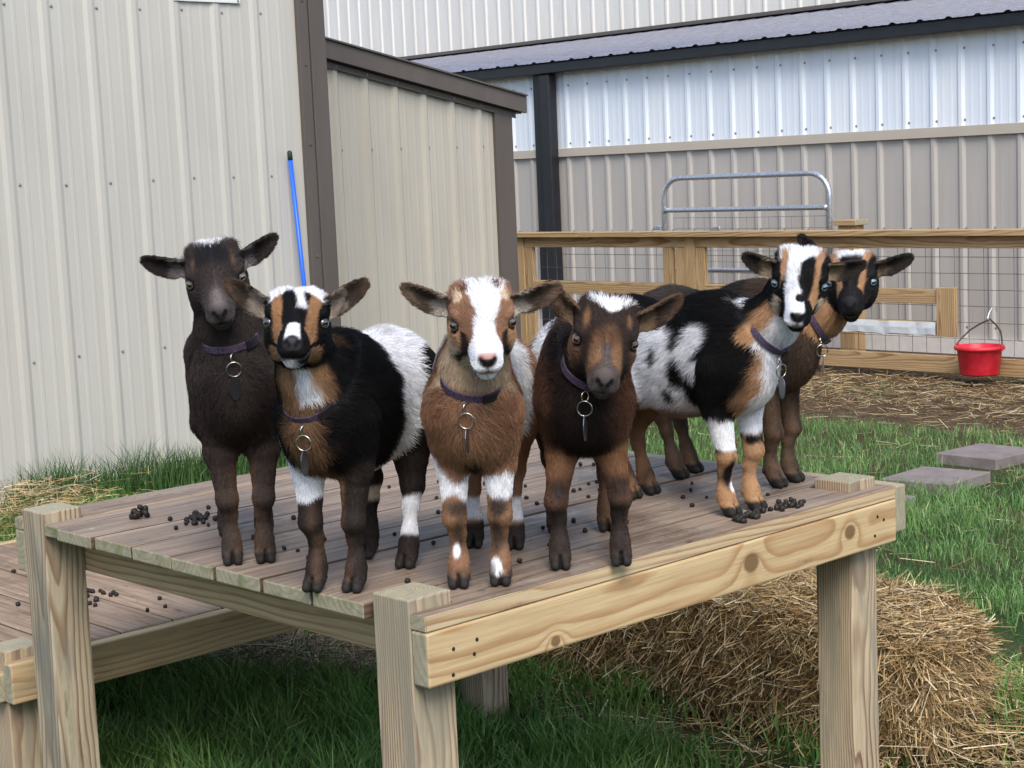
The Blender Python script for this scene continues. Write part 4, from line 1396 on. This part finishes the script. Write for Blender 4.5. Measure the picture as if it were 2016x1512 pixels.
def coat5(g, P, Q, reg):
    x, y, z = P.T; S, F, U = Q.T; n = nz(P, 60, 5)
    A = np.abs(S); ax = np.abs(x)
    c = np.tile(BLACK, (len(P), 1)).copy()
    tor = reg == 0
    c = lay(c, tor * sm(np.maximum(y + .030 + .018 * np.sin(z * 60) + .25 * (.3 - z), z - .372 + .10 * (y + .2) - .012 * np.sin(y * 30)) + .014 * n, .007), WHITE)
    c = lay(c, (reg == 5) * (z > .24) * sm(y + .045 + .25 * (.3 - z) + .012 * n, .007), WHITE)
    for cy, cz, ry, rz in ((-.085, .338, .013, .022), (-.080, .282, .019, .032), (-.138, .312, .012, .020), (-.110, .232, .012, .018), (-.05, .25, .016, .03)):
        c = lay(c, tor * sm(el2(y, z, cy, cz, ry, rz) + .005 * n, .005), BLACK)
    c = lay(c, (tor | (reg == 5)) * (x > 0) * sm(el2(y, z, -.035, .345, .030, .030) + .006 * n, .005), WHITE)
    c = lay(c, tor * sm(z - .205 + .008 * n, .012), L3(150, 124, 98))
    c = lay(c, tor * sm(.375 - z + .005 * n, .01) * sm(y + .27, .03) * .5, L3(90, 82, 78))
    nk = reg == 1
    nf, ns = g.nco(P)
    c = lay(c, tor * sm(np.maximum(np.maximum(x - .040 + .25 * np.maximum(z - .27, 0), -.010 - y), z - .36) + .010 * n, .012), TAN)
    c = lay(c, tor * sm(np.maximum(np.abs(x + .012) - .026, .015 - y) + .008 * n, .008), WHITE)
    c = lay(c, nk * sm(.016 - nf + .35 * np.maximum(ns, 0) + .008 * n, .010), TAN)
    c = lay(c, nk * sm(np.maximum(.022 - nf, ns - .012) + .008 * n, .008), WHITE)
    a = reg == 5; b = reg == 6
    c = lay(c, a * sm(np.maximum(z - .190 + .2 * y, .130 - z) + .013 * n, .005), WHITE)
    c = lay(c, a * sm(z - .128 + .006 * n, .006), L3(176, 132, 88))
    c = lay(c, a * sm(el2(x - .0, z, .040, .086, .010, .030) + .003 * n, .004), BLACK)
    c = lay(c, a * sm(el2(x, z, .030, .058, .007, .010), .003), WHITE)
    c = lay(c, b * sm(np.maximum(z - .24, .152 - z) + .013 * n, .006), WHITE)
    c = lay(c, b * sm(z - .150 + .006 * n, .008), L3(180, 136, 92))
    c = lay(c, b * sm(el2(y, z, .012, .142, .012, .010), .004), BLACK)
    r = reg >= 7
    c = lay(c, r * sm(z - .22, .03), L3(128, 92, 62))
    c = lay(c, r * sm(np.abs(y + .27) - .008 + .006 * n, .008) * sm(z - .15, .02) * .7, L3(50, 42, 38))
    hd = reg == 2
    # image-left half white blaze, image-right black with tan stripes
    lo_ = np.interp(F, (-.03, -.012, .010, .045, .075, .095), (-.030, -.014, .001, .004, -.004, -.010))
    c = lay(c, hd * sm(np.maximum(np.maximum(lo_ - S, S - .0235), -.05 - F) + .003 * n, .0025) * (U > -.03), WHITE)
    c = lay(c, hd * sm(np.maximum(A - .036, F + .012) + .004 * n, .003) * (U > .03), WHITE)
    c = lay(c, hd * sm(np.maximum(np.abs(S - .0295) - .0048, np.maximum(F - .03, -.02 - F)) + .002 * n, .002) * (U > .0), TAN)
    c = lay(c, hd * sm(np.maximum(np.abs(-S - .0285 + .10 * (F - .01)) - .0052, np.maximum(F - .068, -.03 - F)) + .002 * n, .002) * (U > -.01), TAN)
    c = lay(c, hd * sm(el2(S, F, -.002, .074, .006, .007) + .003 * n, .0015) * (U > 0), BLACK)
    c = lay(c, hd * sm(el2(A, F, .034, .028, .006, .022), .004) * (U < -.004), CREAM)
    c = base_common(g, P, Q, reg, c, L3(150, 128, 96), L3(66, 54, 46))
    return face_common(g, P, Q, reg, c, nose=L3(52, 46, 50))

def coat6(g, P, Q, reg):
    x, y, z = P.T; S, F, U = Q.T; n = nz(P, 60, 6)
    A = np.abs(S); ax = np.abs(x)
    c = np.tile(L3(46, 42, 40), (len(P), 1)).copy()
    c = lay(c, (reg == 0) * sm(z - .31 + .02 * n, .05) * .5, L3(86, 70, 56))
    c = lay(c, (reg == 0) * sm(y + .20, .06) * .5, GREYB)
    fr = ((reg == 0) | (reg == 1)) & (y > -.05)
    c = lay(c, fr * sm(ax - .05 + .015 * n, .03) * .7, L3(88, 69, 54))
    nf, ns = g.nco(P)
    c = lay(c, (reg == 1) * sm(.012 - nf + .008 * n, .012), TAN)
    leg = reg >= 5
    c = lay(c, leg * sm(z - .22 + .02 * n, .03), L3(112, 88, 66))
    c = lay(c, leg * sm(np.abs(ax - .038) - .009 + .008 * n, .008) * .7, L3(58, 48, 42))
    hd = reg == 2
    c = lay(c, hd * 1.0, L3(30, 28, 30))
    st = .020 + .14 * np.clip(.05 - F, 0, .08)
    c = lay(c, hd * sm(np.maximum(np.abs(A - st) - .0055 - .05 * np.clip(.02 - F, 0, .05), np.maximum(F - .060, -.04 - F)) + .002 * n, .002) * (U > -.006), TAN)
    c = lay(c, hd * sm(np.maximum(np.abs(S) - .026, F + .012) + .004 * n, .004) * (U > .03), WHITE)
    c = base_common(g, P, Q, reg, c, L3(100, 84, 66), L3(44, 40, 38))
    return face_common(g, P, Q, reg, c, nose=L3(40, 37, 40), lip=L3(70, 60, 54))

# ---- materials
def goat_materials():
    t = NT('goat_skin')
    a = t.n('ShaderNodeAttribute', attribute_name='coat')
    skin = t.fin(a.outputs['Color'], 0.75, 0.25)
    t = NT('goat_fur')
    a = t.n('ShaderNodeAttribute', attribute_name='coat')
    hi = t.n('ShaderNodeHairInfo')
    v = t.range(hi.outputs['Random'], 0, 1, 0.70, 1.32)
    col = t.mix(1.0, a.outputs['Color'], t.n('ShaderNodeCombineColor', i_0=v, i_1=v, i_2=v).outputs[0], 'MULTIPLY')
    fur = t.fin(col, 0.65, 0.12)
    return skin, fur
SKIN, FUR = goat_materials()

def eye_material(name, iris):
    t = NT(name)
    o = t.objco()
    s = t.n('ShaderNodeSeparateXYZ', i_0=o)
    x, y, z = s.outputs
    r = t.math('SQRT', t.math('ADD', t.math('MULTIPLY', x, x), t.math('MULTIPLY', z, z)))
    irc = t.mix(t.range(r, 0.35, 0.66), tuple(v * 0.62 for v in iris[:3]) + (1,), tuple(v * 0.25 for v in iris[:3]) + (1,))
    c = t.mix(t.math('GREATER_THAN', r, 0.70), irc, (0.03, 0.022, 0.018, 1))
    inx = t.math('LESS_THAN', t.math('ABSOLUTE', x), 0.50)
    inz = t.math('LESS_THAN', t.math('ABSOLUTE', z), 0.22)
    c = t.mix(t.math('MULTIPLY', inx, inz), c, (0.004, 0.004, 0.005, 1))
    m = t.fin(c, 0.08, 0.6)
    t.b.inputs['Coat Weight'].default_value = 1.0
    t.b.inputs['Coat Roughness'].default_value = 0.03
    return m

M_COLLAR = None
def make_goat(sp):
    g = Goat(sp)
    g.build()
    root = empty('goat', (sp['O'][0], sp['O'][1], DECK), sp['theta'])
    tag(root, sp['label'], 'goat', 'goats standing on the deck')
    V, F = g.V, g.F
    reg, Q = g.regions(V)
    g._Nh = g.N @ g.R
    cols = np.clip(tone(sp['coat'](g, V, Q, reg)), 0.004, 0.9)
    me = mesh_np('body', V, F, True)
    at = me.color_attributes.new('coat', 'FLOAT_COLOR', 'POINT')
    at.data.foreach_set('color', np.concatenate([cols, np.ones((len(V), 1))], 1).astype(np.float32).ravel())
    link('body', me, SKIN, root)
    # ---- eyes
    em = eye_material('goat_eye', sp['iris'])
    bm = bmesh.new()
    bmesh.ops.create_uvsphere(bm, u_segments=24, v_segments=16, radius=1.0)
    eme = bm_mesh('eye', bm, True)
    for sg in (1, -1):
        ec = g.H + g.R @ (np.array((sg * .0405, .0122, .0125)) * g.sc)
        look = g.R @ np.array((sg * .62, .76, .12))
        up = g.R @ np.array((0, 0, 1.0))
        yv = Vector(look).normalized(); zv = Vector(up); xv = yv.cross(zv).normalized(); zv = xv.cross(yv)
        e = link('eye', eme, em, root)
        m = Matrix((( xv.x, yv.x, zv.x, ec[0]), (xv.y, yv.y, zv.y, ec[1]), (xv.z, yv.z, zv.z, ec[2]), (0, 0, 0, 1)))
        e.matrix_local = m @ Matrix.Scale(.0104 * g.sc, 4)
    # ---- fur
    rng = np.random.default_rng(sp['seed'])
    NH = sp.get('hairs', 110000)
    tri = np.concatenate([F[:, [0, 1, 2]], F[:, [0, 2, 3]]])
    a, b, c = V[tri[:, 0]], V[tri[:, 1]], V[tri[:, 2]]
    area = np.linalg.norm(np.cross(b - a, c - a), axis=1)
    wt = area.copy()
    tr = reg[tri[:, 0]]
    wt *= np.where(tr == 2, 2.2, np.where((tr == 3) | (tr == 4), 2.0, np.where(tr >= 5, 1.25, 1.0)))
    pick = rng.choice(len(tri), NH, p=wt / wt.sum())
    r1, r2 = rng.random(NH), rng.random(NH)
    sq = np.sqrt(r1)
    w0, w1, w2 = 1 - sq, sq * (1 - r2), sq * r2
    T = tri[pick]
    Pp = V[T[:, 0]] * w0[:, None] + V[T[:, 1]] * w1[:, None] + V[T[:, 2]] * w2[:, None]
    N = g.N[T[:, 0]] * w0[:, None] + g.N[T[:, 1]] * w1[:, None] + g.N[T[:, 2]] * w2[:, None]
    N /= np.linalg.norm(N, axis=1)[:, None]
    rg, q = g.regions(Pp)
    g._Nh = N @ g.R
    hc = np.clip(tone(sp['coat'](g, Pp, q, rg)), 0.006, 0.85)
    S_, F_, U_ = q.T
    # flow
    flow = np.tile(np.array((0, -.75, -.55)), (NH, 1))
    nk = rg == 1
    nd = g.n0 - g.nb; nd /= np.linalg.norm(nd)
    flow[nk] = nd * .8 + np.array((0, -.1, -.35))
    hd = rg == 2
    flow[hd] = (np.stack([np.sign(S_[hd]) * .25, -np.ones(hd.sum()), .15 - 0 * S_[hd]], 1)) @ g.R.T
    for k, sg in ((3, 1), (4, -1)):
        m = rg == k
        if m.any():
            tipv = np.array(sp['ears'][k - 3]) - np.array((sg * .043, -.03, .022))
            flow[m] = (g.R @ tipv) / np.linalg.norm(tipv)
    lg = rg >= 5
    flow[lg] = np.array((0, -.12, -1.0))
    flow += rng.normal(0, .22, (NH, 3)) + .28 * np.stack([nz(Pp, 45, i) for i in (7, 8, 9)], 1) + .30 * np.stack([nz(Pp, 240, i) for i in (1, 2, 3)], 1)
    tan = flow - N * (flow * N).sum(1)[:, None]
    tan /= np.maximum(np.linalg.norm(tan, axis=1), 1e-6)[:, None]
    z = Pp[:, 2]
    Lh = np.select([hd, (rg == 3) | (rg == 4), nk, lg], [.0085, .0055, .0175, .0052 + .012 * np.clip((z - .14) / .1, 0, 1)], .0215)
    Lh = Lh + np.where(hd, .013 * sm(F_ + .012, .015) * (U_ > .02) + .006 * sm(U_ + .005, .015) * sm(F_ - .03, .02), 0)                 # tuft on the poll
    Lh = np.where(hd, Lh * (1 - .55 * sm(.06 - F_, .02)), Lh)
    inner = ((rg == 3) | (rg == 4)) & (g._Nh[:, 1] > .3)
    Lh = np.where(inner, Lh * 1.3, Lh)
    Lh *= rng.uniform(.65, 1.25, NH) * sp.get('fluff', 1.0)
    lift = np.select([hd, lg, nk], [.34, .20, .42], .42) + rng.uniform(-.10, .16, NH) + .10 * nz(Pp, 200, 5)
    # thin out: eyes, nose, hooves, under the collar
    keep = np.ones(NH, bool)
    de = np.linalg.norm(np.stack([np.abs(S_) - .0412, F_ - .0135, U_ - .0125], 1), axis=1)
    keep &= ~(hd & (de < .0126))
    Lh = np.where(hd & (de < .026), Lh * .45, Lh)
    keep &= ~(hd & (F_ > .089) & (np.abs(S_) < .015) & (U_ > -.014))
    keep &= ~(lg & (z < .017))
    if 'collar' in sp:
        cc, cn = collar_frame(g, sp)
        dc = np.abs((Pp - cc) @ cn)
        near = (nk | (rg == 0) | hd) & (dc < .008) & (np.linalg.norm(Pp - cc, axis=1) < .12)
        Lh = np.where(near, .004, Lh)
        above = (nk | hd) & (((Pp - cc) @ cn) > 0) & (((Pp - cc) @ cn) < .028) & (np.linalg.norm(Pp - cc, axis=1) < .12)
        Lh = np.where(above, np.minimum(Lh, .018), Lh)
    Pp, N, tan, Lh, lift, hc = Pp[keep], N[keep], tan[keep], Lh[keep], lift[keep], hc[keep]
    n = len(Pp)
    K = 4
    thick = np.where(rng.random(n) < .15, .00062, .00042)
    pts = np.zeros((n, K, 3)); rad = np.zeros((n, K))
    for k in range(K):
        t = k / (K - 1)
        li = lift * (1 - .55 * t)
        pts[:, k] = Pp + (tan * (t * np.sqrt(1 - np.clip(li, 0, .9) ** 2))[:, None] + N * (li * t)[:, None]) * Lh[:, None] - N * (.0006 * (k == 0))
        rad[:, k] = thick * (1 - .82 * t)
    cu = bpy.data.hair_curves.new('fur')
    cu.add_curves([K] * n)
    cu.attributes['position'].data.foreach_set('vector', pts.astype(np.float32).ravel())
    ra = cu.attributes.get('radius') or cu.attributes.new('radius', 'FLOAT', 'POINT')
    ra.data.foreach_set('value', rad.astype(np.float32).ravel())
    ca = cu.attributes.new('coat', 'FLOAT_COLOR', 'CURVE')
    ca.data.foreach_set('color', np.concatenate([hc, np.ones((n, 1))], 1).astype(np.float32).ravel())
    fo = bpy.data.objects.new('fur', cu)
    COL.objects.link(fo)
    cu.materials.append(FUR)
    fo.parent = root
    fo['kind'] = 'stuff'
    if 'collar' in sp: make_collar(g, sp, root)
    return g, root

# ---- collars
def collar_frame(g, sp):
    t, tilt = sp['collar'][:2]
    c = g.n0 * (1 - t) + g.nb * t
    ax = g.nb - g.n0; ax /= np.linalg.norm(ax)
    ax = ax + np.array((0, -tilt, 0)); ax /= np.linalg.norm(ax)
    return c, ax
def collar_mats():
    t = NT('collar_webbing')
    n = t.noise(t.scaled(t.objco(), (1, 1, 1)), 260, 2)
    web = t.fin(t.mix(t.range(n, .35, .65), srgb(62, 50, 68), srgb(96, 82, 102)), .85, .2)
    dark = plain('collar_buckle', srgb(34, 30, 36), .4, .5)
    ring = plain('steel_ring', (.62, .58, .50, 1), .22, .5, 1.0)
    tagm = plain('metal_tag', (.34, .34, .36, 1), .3, .5, 1.0)
    return web, dark, ring, tagm
WEB, BUCK, RING, TAGM = collar_mats()

def make_collar(g, sp, root):
    c, ax = collar_frame(g, sp)
    fwd = np.array((0, 1.0, 0)) * 1.0
    fr = sp['collar'][2] if len(sp['collar']) > 2 else (0, 1, 0)
    e1 = np.array(fr, float); e1 -= ax * (e1 @ ax); e1 /= np.linalg.norm(e1)     # towards the front
    e2 = np.cross(ax, e1)
    NS = 56
    ang = np.linspace(0, 2 * np.pi, NS, endpoint=False)
    dirs = np.cos(ang)[:, None] * e1 + np.sin(ang)[:, None] * e2
    def sd(P):
        P = P.astype(np.float32)
        return smin(smin(g.torso(P), g.neck(P), .035), head_sdf(g.toH(P)) * g.sc, .025)
    r = np.full(NS, .02)
    for _ in range(60):
        d = sd(c + dirs * r[:, None])
        r = np.where(d < .0, r + .0015, r)
    r = np.minimum(r, .040 + .038 * np.maximum(0, np.cos(ang)) ** 2)
    for _ in range(6): r = (np.roll(r, 1) + r * 2 + np.roll(r, -1)) / 4
    r = r + .0065
    sag = .006 * (1 + np.cos(ang)) * .5
    hw, th = .0060, .0016
    bm = bmesh.new()
    rings = []
    for i in range(NS):
        row = []
        for (dr, da) in ((-th, -hw), (th, -hw), (th, hw), (-th, hw)):
            row.append(bm.verts.new(c + dirs[i] * (r[i] + dr) + ax * (da - sag[i])))
        rings.append(row)
    for i in range(NS):
        A, B = rings[i], rings[(i + 1) % NS]
        for k in range(4): bm.faces.new((A[k], A[(k + 1) % 4], B[(k + 1) % 4], B[k]))
    col = link('collar', bm_mesh('collar', bm), WEB, root)
    # buckle a little to one side of the front
    bi = int(NS * sp.get('buckle', .07)) % NS
    def at(i, dr, da): return c + dirs[i % NS] * (r[i % NS] + dr) + ax * (da - sag[i % NS])
    bm = bmesh.new()
    idx = [bi, bi + 1, bi + 2, bi + 3]
    rows = [[bm.verts.new(at(i, dr, da)) for dr, da in ((.001, -.008), (.0055, -.0075), (.0055, .0075), (.001, .008))] for i in idx]
    for A, B in zip(rows[:-1], rows[1:]):
        for k in range(4): bm.faces.new((A[k], A[(k + 1) % 4], B[(k + 1) % 4], B[k]))
    bm.faces.new(rows[0][::-1]); bm.faces.new(rows[-1])
    link('buckle', bm_mesh('buckle', bm), BUCK, col)
    # hanging ring: small d ring, split ring, tag
    side = sp.get('ringside', 0)
    p0 = at(side, .004, -.004)
    # the rings lie in the plane that faces forward: normal = world-horizontal e1
    nrm = np.array((e1[0], e1[1], 0)); nrm /= np.linalg.norm(nrm)
    lat = np.cross(nrm, (0, 0, 1.0))
    def ring_mesh(cen, R, tr, a1, a2, flat=1.0):
        bm = bmesh.new()
        tube_bm(bm, [cen + (a1 * math.cos(t) + a2 * math.sin(t) * flat) * R for t in np.linspace(0, 2 * np.pi, 28, endpoint=False)], tr, 7, closed=True)
        return bm_mesh('ring', bm, True)
    zv = np.array((0, 0, 1.0))
    link('connector_ring', ring_mesh(p0 + zv * -.010, .0085, .0013, nrm * .8 + lat * .5, zv), RING, col)
    rc = p0 + zv * -.029 + nrm * .007
    link('split_ring', ring_mesh(rc, .0125, .0012, lat, zv + nrm * .12), RING, col)
    edge = sp.get('tagturn', 1.3)
    tdir = lat * math.cos(edge) + nrm * math.sin(edge)
    tc = rc + zv * -.0325 + nrm * .001
    bm = bmesh.new()
    tn = np.cross(tdir, zv)
    ring0 = [];  ring1 = []
    for t in np.linspace(0, 2 * np.pi, 22, endpoint=False):
        p = tc + tdir * math.cos(t) * .0105 + zv * math.sin(t) * .021
        ring0.append(bm.verts.new(p + tn * .0007)); ring1.append(bm.verts.new(p - tn * .0007))
    bm.faces.new(ring0); bm.faces.new(ring1[::-1])
    for k in range(22): bm.faces.new((ring0[k], ring1[k], ring1[(k + 1) % 22], ring0[(k + 1) % 22]))
    link('tag', bm_mesh('tag', bm), TAGM, col)

GOATS = [
 dict(O=(.0569, .5111), theta=2.54805, head=(.0241, .054, .5061), hrot=(1.29, -27.3, 6.3), hs=1.0, bz=.034, wd=.90, nr=(.060, .043),
      ears=((.1228, -.0563, .0317), (-.1128, -.0453, .0472)), ff=((.028, .0), (-.030, .004)), rf=((.036, -.255), (-.034, -.245)), coat=coat1, seed=11,
      iris=srgb(176, 160, 130), collar=(.42, -.35), tagturn=.25, label='dark chocolate brown goat with white patch on its poll, nearest the cream shed'),
 dict(O=(.0257, .2157), theta=2.04784, head=(-.005, .0993, .4431), hrot=(21.99, -5.57, -3.4), hs=1.0, bz=.0, rumpx=.0,
      ears=((.1144, -.0523, .0657), (-.1081, -.0449, .0697)), ff=((.032, .004), (-.036, -.004)), rf=((.044, -.235), (-.058, -.175)), coat=coat2, seed=12,
      iris=srgb(110, 104, 98), collar=(.26, -.30), tagturn=1.35, label='black and tan goat with a broad white belt and lifted chin'),
 dict(O=(.1952, .0461), theta=2.31305, head=(-.0293, .0846, .4343), hrot=(8.43, -23.5, .6), hs=1.026, bz=.0, wd=.89,
      ears=((.1185, -.057, .0459), (-.1244, -.0414, .0407)), ff=((.034, .006), (-.034, -.004)), rf=((.036, -.29), (-.040, -.265)), coat=coat3, seed=13,
      iris=srgb(150, 130, 112), collar=(.36, -.30), tagturn=1.5, label='rust brown goat with a wide white blaze and pink lips'),
 dict(O=(.3992, -.0101), theta=2.38024, head=(-.032, .1017, .392), hrot=(-4.4, -29.7, -9.7), hs=1.053, bz=.0, wd=.94,
      ears=((.0969, -.0632, .0556), (-.1128, -.0602, .0561)), ff=((.052, .004), (-.052, -.004)), rf=((.05, -.28), (-.045, -.28)), coat=coat4, seed=14,
      iris=srgb(166, 136, 110), collar=(.52, -.1), tagturn=1.5, label='dark brown goat with a white triangle on its forehead and head held low'),
 dict(O=(.891, .0596), theta=3.08654, head=(-.0207, .1431, .4397), hrot=(-52.3, -26.9, -7.4), hs=1.01, bz=.0, wd=1.0, len=1.12,
      ears=((.1057, -.0357, .0339), (-.1173, -.0528, .0269)), ff=((.036, .0), (-.036, .0)), rf=((.030, -.275), (-.028, -.28)), coat=coat5, seed=15,
      iris=srgb(176, 206, 226), collar=(.38, -.15, (-.15, .98, 0)), tagturn=1.4, label='black and white spotted goat standing side on with a half white face'),
 dict(O=(1.1644, .1666), theta=-3.01724, head=(-.0459, .1479, .4152), hrot=(-65.2, -19.9, .7), hs=.976, bz=.0, len=1.05,
      ears=((.1072, -.0562, .0922), (-.123, -.066, .0301)), ff=((.034, .0), (-.036, .0)), rf=((.036, -.24), (-.036, -.25)), coat=coat6, seed=16,
      iris=srgb(170, 205, 226), collar=(.42, -.15, (-.0, 1, 0)), tagturn=1.0, label='black faced goat with tan stripes, half hidden behind the spotted goat'),
]
for sp in GOATS:
    make_goat(sp)
